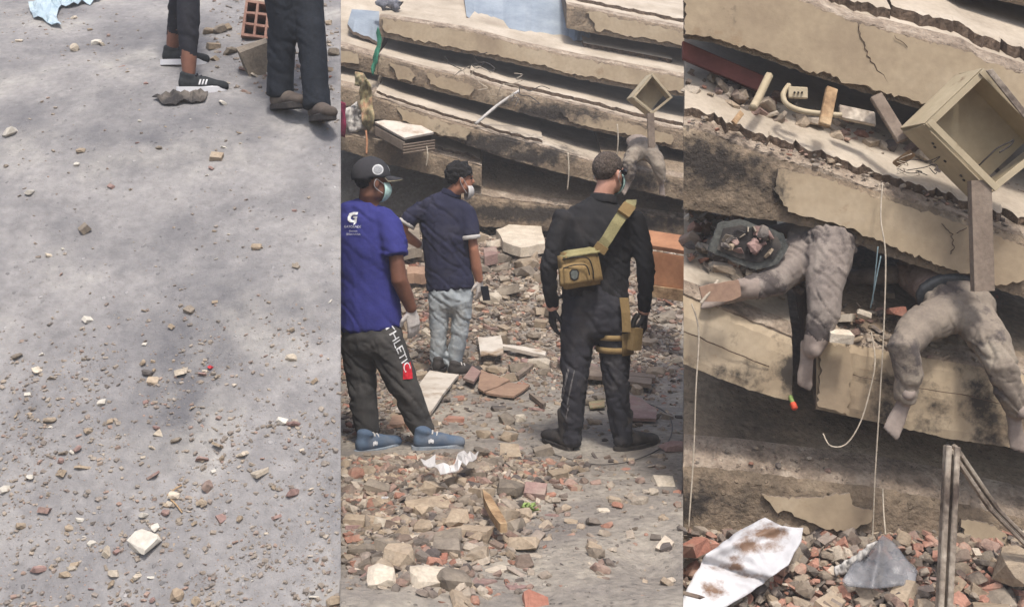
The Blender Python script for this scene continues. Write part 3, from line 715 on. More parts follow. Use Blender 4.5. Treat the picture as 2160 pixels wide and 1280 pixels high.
for i, (q, lab) in enumerate([([(1060, 742), (1152, 760), (1150, 768), (1058, 750)], "pale lath lying right of the cream sheet"),
                              ([(1180, 770), (1262, 790), (1258, 800), (1176, 780)], "mauve broken plank behind the man in black"),
                              ([(1230, 790), (1384, 812), (1382, 820), (1228, 800)], "upper weathered plank of the pile behind the man in black"),
                              ([(1236, 800), (1376, 822), (1374, 832), (1232, 812)], "lower weathered plank of the pile behind the man in black"),
                              ([(1126, 764), (1136, 770), (1094, 806), (1084, 802)], "short grey plank pointing at the brown panel"),
                              ([(1116, 842), (1122, 842), (1152, 862), (1146, 866)], "short grey stick on the dirt path")]):
    flat_px("loose_plank", q, .03, [M_board, RUB[4], M_wood2, M_wood2, M_wood2, M_wood2][i], lab, "plank", .05 if i < 4 else .015, amp=1.5)
flat_px("splintered_plank", [(1018, 1078), (1034, 1092), (1062, 1140), (1070, 1160), (1056, 1160), (1034, 1128), (1020, 1100)], .035, M_wood, "splintered pointed plank in the heap next to the brick", "plank", .07, amp=3)

def crumple(name, pts, m, label, cat, amp, lift, th=.004, surf=None, sub=14, seed=1.0):
    """thin crumpled sheet over an outline on the ground"""
    surf = surf or ray_ground
    xs = [p[0] for p in pts]; ys = [p[1] for p in pts]
    bm = bmesh.new(); o2 = jag_outline(pts, 8, 6, seed)
    me = bpy.data.meshes.new(name)
    vs = [bm.verts.new((x, y, 0)) for x, y in o2]; bm.faces.new(vs)
    bmesh.ops.triangulate(bm, faces=bm.faces[:])
    for _ in range(3): bmesh.ops.subdivide_edges(bm, edges=[e for e in bm.edges if e.calc_length() > sub], cuts=1, use_grid_fill=True); bmesh.ops.triangulate(bm, faces=bm.faces[:])
    for v in bm.verts:
        p = surf(v.co.x, v.co.y)
        v.co = p + Vector((0, 0, lift + amp * abs(FR(p, 14, seed)) + amp * .8 * N(p, 30, seed)))
    bmesh.ops.recalc_face_normals(bm, faces=bm.faces); bm.to_mesh(me); bm.free()
    o = link(name, me, m); sm = o.modifiers.new("thickness", 'SOLIDIFY'); sm.thickness = th
    tag(o, label, cat); recenter(o)
    return o
crumple("white_paper", [(888, 1022), (916, 1008), (925, 1036), (960, 1022), (970, 1004), (1010, 1000), (996, 1016), (960, 1040), (930, 1046)], M_paper, "crumpled white paper strip lying across the heap", "paper", .04, .10, seed=2)

# tiny weed, dark puddle-like stain is damp soil
def weed(px, py, label):
    p = ray_ground(px, py); r = random.Random(3); v, f = [], []
    for i in range(26):
        a = r.uniform(0, 6.28); l = r.uniform(.015, .05); h = r.uniform(.005, .03); w_ = .012
        b = Vector((r.uniform(-.03, .03), r.uniform(-.03, .03), 0)); e = b + Vector((math.cos(a) * l, math.sin(a) * l, h)); s = Vector((-math.sin(a), math.cos(a), 0)) * w_
        k = len(v); mid = b.lerp(e, .55) + Vector((0, 0, .012)); v += [b, mid + s, e, mid - s]; f.append((k, k + 1, k + 2, k + 3))
    o = link("small_weed", mesh("small_weed", v, f), M_leaf); o.location = (p.x, p.y, ground_z(p.x, p.y)); tag(o, label, "weed")
weed(1108, 1080, "small green weed on the dirt right of the splintered plank")

# ------------------------------------------------------------------ wires and tubes
def tube_mesh(name, pts, r, m, seg=6, res=6):
    pts = [Vector(p) for p in pts]; out = []
    n = len(pts)
    for i in range(n - 1):
        p0, p1, p2, p3 = pts[max(0, i - 1)], pts[i], pts[i + 1], pts[min(n - 1, i + 2)]
        for k in range(res):
            t = k / res
            out.append(0.5 * ((2 * p1) + (p2 - p0) * t + (2 * p0 - 5 * p1 + 4 * p2 - p3) * t * t + (3 * p1 - p0 - 3 * p2 + p3) * t ** 3))
    out.append(pts[-1]); v, f = [], []
    for i, p in enumerate(out):
        t = (out[min(i + 1, len(out) - 1)] - out[max(i - 1, 0)]).normalized()
        a = t.cross(Vector((.3, .2, 1))).normalized(); b = t.cross(a)
        for k in range(seg):
            an = 2 * math.pi * k / seg; v.append(p + a * math.cos(an) * r + b * math.sin(an) * r)
    for i in range(len(out) - 1):
        for k in range(seg):
            k2 = (k + 1) % seg; f.append((i * seg + k, i * seg + k2, (i + 1) * seg + k2, (i + 1) * seg + k))
    f.append(tuple(reversed(range(seg)))); f.append(tuple(range((len(out) - 1) * seg, len(out) * seg)))
    me = mesh(name, v, f, True); me.materials.append(m)
    return me
def wire(name, pts, r, m, label, cat="wire", parent=None):
    o = link(name, tube_mesh(name, pts, r, m), None, parent)
    if label: tag(o, label, cat); recenter(o)
    return o
G = lambda px, py, h=.012: ray_ground(px, py) + Vector((0, 0, h))
wire("cable", [G(1120, 945), G(1180, 966), G(1260, 984), G(1340, 974), G(1405, 940), G(1418, 900), G(1400, 870), G(1350, 848)], .0035, M_wired, "thin dark cable looped on the dirt round the boots", "cable")
wire("electric_wire", [P(1459, 640, 4.93), P(1474, 700, 4.9), P(1468, 820, 4.88), P(1463, 960, 4.88), P(1452, 1120, 4.86)], .0036, M_wire, "pale wire hanging in front of the sooty slab block")
wire("electric_wire", [P(1862, 385, 4.93), P(1858, 460, 4.88), P(1868, 540, 4.84), P(1864, 700, 4.82), P(1856, 840, 4.82), P(1846, 1000, 4.84), P(1842, 1100, 4.86), P(1840, 1138, 4.86)], .0036, M_wire, "long pale wire hanging the full height of the pit pile")
wire("electric_wire", [P(1852, 520, 4.92), P(1846, 580, 4.92), P(1840, 640, 4.94)], .0032, M_wireb, "bluish wire dangling between the trapped people")
wire("electric_wire", [P(1858, 540, 4.9), P(1846, 600, 4.9), P(1836, 650, 4.95)], .0032, M_wireb, "second bluish wire looped behind the long pale one")
wire("electric_wire", [P(1838, 700, 4.97), P(1846, 760, 4.87), P(1836, 820, 4.86), P(1815, 890, 4.86), P(1785, 936, 4.88), P(1752, 940, 4.9), P(1736, 914, 4.92)], .0036, M_wire, "curling yellow wire ending over the shaded floor")
wire("electric_wire", [P(1862, 1030, 5.0), P(1864, 1080, 4.95), P(1868, 1128, 4.9)], .004, M_wire, "short wire emerging from the lowest pit slab")
wire("rope", [P(1003, 262, 11.65), P(1050, 222, 11.8), P(1095, 192, 11.9)], .018, M_sack, "pale rope stretched between two far slabs", "rope")
for i, (x, y0, y1) in enumerate([(1198, 322, 400), (1302, 262, 330), (900, 308, 350)]):
    wire("hanging_wire", [P(x, y0, 11.4), P(x + 2, (y0 + y1) / 2, 11.38), P(x - 1, y1, 11.4)], .008, M_wire, ["thin wire hanging from the scorched far slab", "thin wire hanging by the far trapped people", "thin wire hanging above the man in pale jeans"][i])

# ------------------------------------------------------------------ things on the far pile
def cloth_px(name, pts, d, m, label, cat, amp=.05, sub=10, th=.01, freq=9, seed=1.0):
    bm = bmesh.new(); o2 = jag_outline(pts, 10, 4, seed); me = bpy.data.meshes.new(name)
    bm.faces.new([bm.verts.new((x, y, 0)) for x, y in o2]); bmesh.ops.triangulate(bm, faces=bm.faces[:])
    for _ in range(4): bmesh.ops.subdivide_edges(bm, edges=[e for e in bm.edges if e.calc_length() > sub], cuts=1); bmesh.ops.triangulate(bm, faces=bm.faces[:])
    for v in bm.verts:
        x, y = v.co.x, v.co.y
        dd = d + amp * noise.noise(Vector((x * .09 * freq / 9, y * .018, seed))) * 1.4 + amp * .5 * noise.noise(Vector((x * .2, y * .05, seed + 4)))
        v.co = P(x, y, dd)
    bmesh.ops.recalc_face_normals(bm, faces=bm.faces); bm.to_mesh(me); bm.free()
    me.polygons.foreach_set('use_smooth', [True] * len(me.polygons))
    o = link(name, me, m); s = o.modifiers.new("thickness", 'SOLIDIFY'); s.thickness = th
    tag(o, label, cat); recenter(o)
    return o
cloth_px("hanging_cloth", [(749, 150), (768, 154), (782, 180), (787, 230), (790, 262), (778, 278), (766, 262), (758, 220), (760, 185), (748, 180)], 11.8, M_cloth1, "khaki and orange clothing hanging off the far slab ends", "cloth", .12)
cloth_px("magenta_cloth", [(716, 212), (727, 218), (730, 262), (727, 290), (716, 286)], 11.7, M_magenta, "magenta cloth hanging at the end of the far slabs", "cloth", .08)
cloth_px("white_sack", [(730, 228), (748, 222), (766, 240), (772, 268), (756, 277), (732, 274)], 11.85, M_sack, "white sack stuffed beneath the hanging khaki cloth", "sack", .12, th=.06)
cloth_px("green_net", [(798, 56), (806, 84), (800, 110), (796, 132), (786, 160), (782, 150), (787, 120), (796, 96), (794, 70)], 12.1, M_green, "strip of green netting hanging down the far pile", "net", .08)
cloth_px("dark_bundle", [(790, 4), (806, -6), (838, 0), (846, 20), (836, 26), (816, 14), (796, 12)], 12.9, mat("grey_bundle", [S(86, 88, 98), S(132, 132, 138)], 18, .6, .9), "grey bundle of cloth lying on top of the far pile", "cloth", .12, th=.1)
wire("cord", [P(772, 276, 11.7), P(774, 300, 11.65), P(773, 325, 11.6)], .012, M_orange, "orange cord hanging below the khaki cloth", "cord")

def panel3(name, a, u, v, th, m, parent=None, label=None, cat=None):
    """flat panel with corner a and edge vectors u, v"""
    a, u, v = Vector(a), Vector(u), Vector(v); n = u.cross(v).normalized() * th
    vs = [a, a + u, a + u + v, a + v]; vs += [p + n for p in vs]
    me = mesh(name, vs, [(3, 2, 1, 0), (4, 5, 6, 7), (0, 1, 5, 4), (1, 2, 6, 5), (2, 3, 7, 6), (3, 0, 4, 7)])
    bm = bmesh.new(); bm.from_mesh(me); bmesh.ops.bevel(bm, geom=bm.edges[:], offset=min(th * .2, .004), segments=1, affect='EDGES'); bmesh.ops.recalc_face_normals(bm, faces=bm.faces); bm.to_mesh(me); bm.free()
    o = link(name, me, m, parent)
    set_attr(me, 'soot_shade', [0.0] * len(me.vertices))
    if label: tag(o, label, cat); recenter(o)
    return o
lv = empty("louvre_panel", P(880, 312, 11.4)); tag(lv, "broken cabinet panel with a louvred front under the far slabs", "cabinet panel")
A, B, C_ = P(790, 262, 11.7), P(852, 296, 11.35), P(915, 284, 11.55)
panel3("top_board", A, B - A, C_ - B + (B - A) * .0, .03, M_board, lv)
B2, C2 = P(850, 300, 11.3), P(918, 290, 11.45)
for k in range(4):
    panel3("slat", B2 - Vector((0, 0, .03 + .03 * k)), C2 - B2, Vector((0, .02, -.02)), .012, M_wood2, lv)
panel3("side_board", A - Vector((0, 0, .02)), B - A, Vector((0, .01, -.10)), .02, M_wood2, lv)

# far metal box, far side of the pile, and the near one above the pit
def open_box(root, d, A, Bp, C, D, back, dep, m, holes=True):
    """sheet-metal box with rim corners A,B,C,D (pixels) and a back shifted by back (pixels)"""
    rim = [P(x, y, d) for x, y in (A, Bp, C, D)]; bk = [P(x + back[0], y + back[1], d + dep) for x, y in (A, Bp, C, D)]
    names = ["side_panel"] * 4
    cen = sum(rim, Vector()) / 4
    for i in range(4):
        j = (i + 1) % 4
        a, b = rim[i], rim[j]; o = panel3(names[i], a, b - a, bk[i] - a, .006, m, root)
        # folded flange along the rim
        inn = (cen - (a + b) / 2).normalized() * (.03 if d < 8 else .02)
        panel3("flange", a + Vector((0, -.010 - .009 * i, 0)), b - a, inn, .006, m, root)
    panel3("back_panel", bk[0], bk[1] - bk[0], bk[3] - bk[0], .006, m, root)
    if holes:
        for i, (s, t) in enumerate(((.25, .3), (.3, .36), (.5, .5), (.72, .45), (.78, .5))):
            p = rim[0].lerp(rim[3], s).lerp(bk[0].lerp(bk[3], s), t)
            nrm = (rim[3] - rim[0]).cross(bk[0] - rim[0]).normalized()
            if nrm.y > 0: nrm = -nrm
            wire("bolt", [p - nrm * .002, p + nrm * .010], .008, M_wired, None, parent=root)
bx = empty("metal_box", P(2060, 410, 5.0)); tag(bx, "open cream sheet metal box tipped on its corner above the pit", "metal box")
open_box(bx, 4.78, (1950, 262), (2072, 146), (2222, 300), (2092, 404), (-50, 10), .20, M_enamel)
wire("strap", [P(2062, 352, 4.9), P(2085, 330, 4.86), P(2105, 312, 4.85), P(2130, 300, 4.85), P(2138, 296, 4.85), P(2130, 308, 4.85), P(2108, 322, 4.85)], .004, M_wired, None, parent=bx)
panel3("loose_rail", P(2078, 150, 4.74), P(2190, 290, 4.72) - P(2078, 150, 4.74), P(2092, 146, 4.74) - P(2078, 150, 4.74), .01, M_rust, bx)
fb = empty("metal_box", P(1368, 240, 11.3)); tag(fb, "small far metal box tipped on its corner among the slabs", "metal box")
open_box(fb, 11.0, (1334, 206), (1376, 156), (1418, 206), (1376, 240), (-12, 4), .22, M_enamel, False)
# timbers
panel3("wooden_post", P(2040, 382, 4.80), P(2082, 380, 4.80) - P(2040, 382, 4.80), P(2047, 614, 4.78) - P(2040, 382, 4.80), -.045, M_wood2, None, "weathered timber plank standing upright against the slab beam", "timber")
panel3("wooden_post", P(1364, 240, 10.95), P(1378, 240, 10.95) - P(1364, 240, 10.95), P(1367, 312, 10.95) - P(1364, 240, 10.95), -.06, M_wood2, None, "small far timber plank upright below the far metal box", "timber")
wd = empty("wooden_chest", P(1410, 626, 9.0)); tag(wd, "varnished orange wooden chest resting on rubble by the pit", "chest")
panel3("front_panel", P(1376, 530, 9.0), P(1470, 546, 8.8) - P(1376, 530, 9.0), P(1376, 600, 9.0) - P(1376, 530, 9.0), .05, M_orange, wd)
panel3("top_board", P(1374, 526, 9.0), P(1472, 542, 8.8) - P(1374, 526, 9.0), Vector((0, .35, .12)), .04, M_orange, wd)
panel3("base_rail", P(1374, 602, 8.96), P(1472, 616, 8.76) - P(1374, 602, 8.96), Vector((0, .0, -.10)), .06, M_wood, wd)

# slabs lying on the far rubble field
for i, (q, m, lab) in enumerate([([(1046, 512), (1090, 500), (1142, 502), (1150, 548), (1098, 566), (1062, 548)], RUB[2], "large pale slab fragment in the far rubble field"),
                                 ([(840, 506), (880, 500), (890, 560), (846, 572), (836, 540)], RUB[0], "grey slab fragment behind the elbow of the man in navy"),
                                 ([(858, 600), (902, 600), (904, 618), (858, 616)], M_brownboard, "tan board edge left of the pale jeans"),
                                 ([(1020, 560), (1046, 556), (1050, 572), (1024, 578)], RUB[4], "mauve slab fragment in the far rubble field")]):
    flat_px("slab_fragment", q, .10, m, lab, "slab fragment", .08, amp=5, seed=i + 1.0)

# bent reinforcing wire sticking out of the far floors and one pit floor
for i, (x, y, d, lab) in enumerate([(985, 152, 11.9, "tangle of bent wire on the lip of the peeling far slab"), (1096, 192, 11.8, "tangle of bent wire where the pale rope is tied"), (1905, 352, 4.9, "tangle of bent wire below the near metal box")]):
    r_ = random.Random(i + 3); root = empty("wire_tangle", P(x, y, d)); tag(root, lab, "wire tangle"); k = d / 5
    for j in range(6):
        p0 = P(x, y, d) + Vector((r_.uniform(-.05, .05), 0, r_.uniform(-.02, .04))) * k; q = [p0]
        for _ in range(4): q.append(q[-1] + Vector((r_.uniform(-.05, .06), r_.uniform(-.05, .01), r_.uniform(-.045, .03))) * k)
        link("strand", tube_mesh("strand", q, .0022 * k, M_wire if j % 2 else M_wired, 5, 5), None, root)

# ------------------------------------------------------------------ people: continuous bodies grown from tapered sections, clothing as children
def ring_tube(secs, lat=Vector((1, 0, 0)), seg=16, cap=.6):
    """secs: list of (point, rx, ry); rx along the lateral direction. Rounded ends."""
    secs = [(Vector(p), a, b) for p, a, b in secs]
    c0, c1 = cap if isinstance(cap, tuple) else (cap, cap)
    n = len(secs); T = []
    for i in range(n):
        t = secs[min(i + 1, n - 1)][0] - secs[max(i - 1, 0)][0]; T.append(t.normalized())
    full = []
    for k in (.98, .8, .45):
        p, a, b = secs[0]; c = math.sqrt(max(0, 1 - k * k)); full.append((p - T[0] * min(a, b) * k * c0, max(a * c, .001), max(b * c, .001), T[0]))
    for i in range(n): full.append((*secs[i], T[i]))
    for k in (.45, .8, .98):
        p, a, b = secs[-1]; c = math.sqrt(max(0, 1 - k * k)); full.append((p + T[-1] * min(a, b) * k * c1, max(a * c, .001), max(b * c, .001), T[-1]))
    v, f = [], []
    for (p, a, b, t) in full:
        l = lat - t * lat.dot(t)
        if l.length < 1e-3: l = Vector((0, 1, 0)) - t * t.y
        l.normalize(); m = t.cross(l)
        for k in range(seg):
            an = 2 * math.pi * k / seg; v.append(p + l * a * math.cos(an) + m * b * math.sin(an))
    for i in range(len(full) - 1):
        for k in range(seg):
            k2 = (k + 1) % seg; f.append((i * seg + k, i * seg + k2, (i + 1) * seg + k2, (i + 1) * seg + k))
    f.append(tuple(reversed(range(seg)))); f.append(tuple(range((len(full) - 1) * seg, len(full) * seg)))
    return v, f
def ellip(c, ax, seg=18, rings=12):
    """ellipsoid with centre c and three axis vectors"""
    v, f = [], []; c = Vector(c)
    for i in range(rings + 1):
        th = math.pi * i / rings
        for k in range(seg):
            ph = 2 * math.pi * k / seg
            v.append(c + ax[0] * math.sin(th) * math.cos(ph) + ax[1] * math.sin(th) * math.sin(ph) + ax[2] * math.cos(th))
    for i in range(rings):
        for k in range(seg):
            k2 = (k + 1) % seg; f.append((i * seg + k, (i + 1) * seg + k, (i + 1) * seg + k2, i * seg + k2))
    return v, f

def fuse(name, parts, voxel, m, parent=None, sm=4, wrinkle=None, seed=1.0, trim=None, thick=0.0):
    """join section tubes into one continuous skin"""
    V, Fs = [], []
    for v, f in parts:
        o = len(V); V += v; Fs += [tuple(i + o for i in q) for q in f]
    me = mesh(name + "_cage", V, Fs)
    bm = bmesh.new(); bm.from_mesh(me); bmesh.ops.remove_doubles(bm, verts=bm.verts, dist=1e-5); bmesh.ops.recalc_face_normals(bm, faces=bm.faces); bm.to_mesh(me); bm.free()
    tmp = bpy.data.objects.new("cage", me); COL.objects.link(tmp)
    r = tmp.modifiers.new("r", 'REMESH'); r.mode = 'VOXEL'; r.voxel_size = voxel
    if sm: s = tmp.modifiers.new("s", 'SMOOTH'); s.factor = .5; s.iterations = sm
    dg = bpy.context.evaluated_depsgraph_get(); dg.update()
    out = bpy.data.meshes.new_from_object(tmp.evaluated_get(dg))
    bpy.data.objects.remove(tmp)
    out.name = name
    if wrinkle:
        n = len(out.vertices); co = np.empty(n * 3); no = np.empty(n * 3)
        out.vertices.foreach_get('co', co); out.vertex_normals.foreach_get('vector', no)
        co = co.reshape(-1, 3); no = no.reshape(-1, 3)
        amp, fx, fz = wrinkle
        for i in range(n):
            x, y, z = co[i]
            a = noise.noise(Vector((x * fx * 1.1 + z * fz * .30, y * fx, z * fz * .62 + x * fx * .9 + seed)))
            b = noise.noise(Vector((x * fx * 2.1 - z * 7, y * fx * 2.1, z * fz * 1.3 + x * 11 + seed * 2)))
            g = .25 + .75 * max(0, min(1, .5 + 1.6 * noise.noise(Vector((x * 4.1, y * 4.1, z * 4.1 + seed * 3)))))
            co[i] += no[i] * amp * (g * (-1.5 * math.exp(-(a / .09) ** 2) + .9 * math.exp(-((a - .2) / .12) ** 2) - .9 * math.exp(-(b / .10) ** 2)) + .6 * b)
        out.vertices.foreach_set('co', co.ravel())
    if trim:
        bm = bmesh.new(); bm.from_mesh(out)
        bmesh.ops.delete(bm, geom=[v for v in bm.verts if trim(v.co)], context='VERTS'); bm.to_mesh(out); bm.free()
    out.polygons.foreach_set('use_smooth', [True] * len(out.polygons)); out.update()
    out.materials.clear()
    o = link(name, out, m, parent)
    if thick:
        s = o.modifiers.new("thickness", 'SOLIDIFY'); s.thickness = thick; s.offset = 1
    return o

class Head:
    def __init__(self, c, yaw, pitch=0.0, s=1.0):
        self.c = Vector(c); a = math.radians(yaw); p = math.radians(pitch)
        f = Vector((math.sin(a), math.cos(a), 0)); self.r = Vector((math.cos(a), -math.sin(a), 0))
        self.f = f * math.cos(p) + Vector((0, 0, math.sin(p))); self.u = self.r.cross(self.f); self.s = s
    def pt(self, a, b, c): return self.c + (self.f * a + self.r * b + self.u * c) * self.s
    def el(self, a, b, c, ra, rb, rc): return ellip(self.pt(a, b, c), [self.r * rb * self.s, self.f * ra * self.s, self.u * rc * self.s])
    def parts(self, neck):
        q = [self.el(-.012, 0, .035, .098, .076, .086), self.el(.03, 0, -.03, .066, .060, .085), self.el(.058, 0, -.088, .034, .034, .028),
             self.el(.012, .04, -.062, .05, .024, .04), self.el(.012, -.04, -.062, .05, .024, .04),
             ring_tube([(self.pt(.09, 0, .01), .010, .010), (self.pt(.112, 0, -.028), .016, .014)], self.r),
             ring_tube([(self.pt(.082, -.035, .022), .014, .010), (self.pt(.09, .035, .022), .014, .010)], self.u),
             self.el(.088, 0, -.056, .014, .024, .012)]
        for sgn in (-1, 1): q.append(self.el(-.008, sgn * .079, -.012, .020, .010, .033))
        q.append(ring_tube([(Vector(neck) + Vector((0, 0, -.05)), .075, .065), (Vector(neck), .062, .060), (self.pt(-.022, 0, -.07), .056, .058), (self.pt(-.015, 0, -.02), .054, .058)], self.r))
        return q
    def hair(self, m, parent, back=-.062, side=.02, front=.07, grow=1.07, seed=1.0, lift=.0, tuft=.006):
        c, r, f, u, s = self.pt(-.012, 0, .035 + lift), self.r, self.f, self.u, self.s
        V, Fs = ellip(c, [r * .079 * s * grow, f * .102 * s * grow, u * .092 * s * grow], 48, 36)
        keep = []
        for q in Fs:
            m_ = sum((V[i] for i in q), Vector()) / 4 - self.c
            a, b, h = m_.dot(f) / s, m_.dot(r) / s, m_.dot(u) / s
            t = min(1, max(0, (a + .06) / .11))
            lim = back + (side - back) * smooth(-.075, -.01, a) if a < .03 else side + (front - side) * smooth(.03, .075, a)
            if h > lim + .006 * noise.noise(m_ * 90): keep.append(q)
        V = [p + (p - c).normalized() * (tuft * noise.noise(p * 42 + Vector((seed, 0, 0))) + .004 * noise.noise(p * 160)) for p in V]
        o = link("hair", mesh("hair", V, keep, True), m, parent); sd_ = o.modifiers.new("thickness", 'SOLIDIFY'); sd_.thickness = .012 * s; sd_.offset = -1
        return o
    def shell(self, name, m, parent, cen, rad, cond, th=.003, seg=32, rings=24):
        V, Fs = ellip(self.pt(*cen), [self.r * rad[1], self.f * rad[0], self.u * rad[2]], seg, rings); keep = []
        for q in Fs:
            m_ = sum((V[i] for i in q), Vector()) / 4 - self.c
            if cond(m_.dot(self.f), m_.dot(self.r), m_.dot(self.u)): keep.append(q)
        o = link(name, mesh(name, V, keep, True), m, parent); s_ = o.modifiers.new("thickness", 'SOLIDIFY'); s_.thickness = th; s_.offset = 1
        return o
    def mask(self, parent, m=None, low=False):
        dz = -.05 if low else 0
        o = self.shell("face_mask", m or M_mask, parent, (.035, 0, -.05 + dz), (.078, .070, .072), lambda a, b, c: a > .045 and c < -.005 + dz)
        for sgn in (-1, 1):
            wire("ear_loop", [self.pt(.05, sgn * .062, -.02 + dz), self.pt(.02, sgn * .075, .0 + dz * .5), self.pt(-.012, sgn * .09, .012), self.pt(-.02, sgn * .086, -.03), self.pt(.04, sgn * .064, -.07 + dz)], .0022, M_paper, None, parent=o)
        return o
    def eyes(self, parent):
        for sgn in (-1, 1):
            V, Fs = self.el(.084, sgn * .033, .006, .008, .014, .007); link("eye", mesh("eye", V, Fs, True), M_eye, parent)
            wire("eyebrow", [self.pt(.09, sgn * .016, .027), self.pt(.088, sgn * .034, .032), self.pt(.074, sgn * .05, .027)], .005, M_hairk, None, parent=parent)

def hand(name, wrist, down, palm_n, m, parent, curl=.5, s=1.0, side=1, voxel=.0045):
    """palm, four fingers of unequal length and a thumb; down = finger direction, palm_n = the way the palm faces"""
    w_ = Vector(wrist); d = Vector(down).normalized(); n = Vector(palm_n); n = (n - d * n.dot(d)).normalized(); l = d.cross(n) * side
    q = [ring_tube([(w_ - d * .03 * s, .028 * s, .022 * s), (w_ + d * .01 * s, .030 * s, .021 * s), (w_ + d * .05 * s, .040 * s, .017 * s), (w_ + d * .088 * s, .041 * s, .015 * s)], l)]
    for i, (o, L) in enumerate(((-.030, .066), (-.010, .078), (.011, .074), (.030, .058))):
        b = w_ + d * .088 * s + l * o * s; pts = [(b - d * .012 * s, .0105 * s, .0105 * s)]; dr = d.copy(); p = b
        for k in range(3):
            ang = curl * (.45 + .35 * k + .06 * i); dr = (d * math.cos(ang) + n * math.sin(ang)).normalized()
            p = p + dr * L * (.44, .32, .24)[k] * s; pts.append((p, (.0100 - .0012 * k) * s, (.0100 - .0012 * k) * s))
        q.append(ring_tube(pts, l, 10))
    t0 = w_ + d * .022 * s - l * .026 * s
    q.append(ring_tube([(t0, .014 * s, .013 * s), (t0 + (d * .6 - l * .7 + n * .25).normalized() * .042 * s, .0125 * s, .012 * s),
                        (t0 + (d * .6 - l * .7 + n * .25).normalized() * .042 * s + (d * .9 - l * .2 + n * .35 * (1 + curl)).normalized() * .036 * s, .0105 * s, .0105 * s)], l, 10))
    return q if parent is None and m is None else fuse(name, q, voxel, m, parent, 2)

def shoe(heel, yaw, m, ms, parent, L=.29, W=.1, hh=.10, boot=False, name="shoe", roll=0.0, pitch=0.0, laces=None, sole_h=.028):
    """upper, sole and laces; heel = ground point under the heel"""
    a = math.radians(yaw); f = Vector((math.sin(a), math.cos(a), 0)); r = Vector((math.cos(a), -math.sin(a), 0)); u = Vector((0, 0, 1))
    R = Matrix.Rotation(pitch, 3, r) @ Matrix.Rotation(roll, 3, f); f, r, u = R @ f, R @ r, R @ u
    h = Vector(heel); p = lambda x, y, z: h + f * x + r * y + u * z
    q = [ring_tube([(p(.022, 0, .058), W * .37, .046), (p(L * .3, 0, .058), W * .38, .048), (p(L * .52, 0, .056), W * .44, .046), (p(L * .74, 0, .046), W * .47, .036), (p(L * .90, 0, .042), W * .42, .033), (p(L * .95, 0, .040), W * .36, .028)], r),
         ring_tube([(p(.045, 0, .05), W * .35, .045), (p(.055, 0, hh), W * .36, .05), (p(.06, 0, hh + (.10 if boot else .015)), W * .42, .055)], r)]
    o = fuse(name, q, .007, m, parent, 2)
    pts = []
    for k in range(28):
        t = 2 * math.pi * k / 28; x = .5 - .5 * math.cos(t); wd = W * (.40 + .10 * math.sin(x * 3.1 - .6)) * (abs(math.sin(t)) ** .55) * (1 if math.sin(t) > 0 else -1)
        pts.append((x * L * 1.02 - .012, wd))
    v = [p(x, y, 0) for x, y in pts] + [p(x, y * 1.04, sole_h + (.012 if x > L * .8 else 0)) for x, y in pts]; k = 28
    f_ = [tuple(reversed(range(k))), tuple(range(k, 2 * k))] + [(i, (i + 1) % k, k + (i + 1) % k, k + i) for i in range(k)]
    me = mesh("sole", v, f_); bm = bmesh.new(); bm.from_mesh(me); bmesh.ops.recalc_face_normals(bm, faces=bm.faces); bm.to_mesh(me); bm.free()
    link("sole", me, ms, o)
    if laces:
        for i in range(4):
            x = L * (.36 + .085 * i); z = .113 - .010 * i
            wire("lace", [p(x, -.028, z - .016), p(x + .004, 0, z), p(x, .028, z - .016)], .0055, laces, None, parent=o)
    return o

def decal(name, text, size, cx, cy, xdir, ydir, target, m, parent, shear=0.0, extr=None, font_space=1.0, off=.003, spin=0.0, ray=Vector((0, 1, 0))):
    """printed lettering laid on a garment"""
    cu = bpy.data.curves.new(name, 'FONT'); cu.body = text; cu.size = size; cu.align_x = 'CENTER'; cu.align_y = 'CENTER'; cu.shear = shear; cu.space_character = font_space
    cu.offset = .0
    tmp = bpy.data.objects.new("tmp", cu); COL.objects.link(tmp)
    dg = bpy.context.evaluated_depsgraph_get(); dg.update(); me = bpy.data.meshes.new_from_object(tmp.evaluated_get(dg)); bpy.data.objects.remove(tmp)
    return lay(name, me, cx, xdir, ydir, target, m, parent, off, ray)
def lay(name, me, origin, xdir, ydir, target, m, parent, off=.003, ray=Vector((0, 1, 0)), cut=.012):
    bm = bmesh.new(); bm.from_mesh(me); bmesh.ops.triangulate(bm, faces=bm.faces[:])
    for _ in range(4):
        es = [e for e in bm.edges if e.calc_length() > cut]
        if not es: break
        bmesh.ops.subdivide_edges(bm, edges=es, cuts=1); bmesh.ops.triangulate(bm, faces=bm.faces[:])
    T = target.data; bv = BVHTree.FromPolygons([v.co[:] for v in T.vertices], [p.vertices[:] for p in T.polygons])
    bad = []
    for v in bm.verts:
        p = Vector(origin) + xdir * v.co.x + ydir * v.co.y
        hit = bv.ray_cast(p - ray * 1.0, ray)
        if hit[0] is None: bad.append(v)
        else: v.co = hit[0] - ray * off
    bmesh.ops.delete(bm, geom=bad, context='VERTS')
    out = bpy.data.meshes.new(name); bm.to_mesh(out); bm.free(); out.materials.clear()
    return link(name, out, m, parent)
def shape2d(pts):
    return mesh("shape", [(x, y, 0) for x, y in pts], [tuple(range(len(pts)))])

def shrink(secs, d): return [(p, max(.02, a - d), max(.02, b - d)) for p, a, b in secs]
X, Y, Z = Vector((1, 0, 0)), Vector((0, 1, 0)), Vector((0, 0, 1))

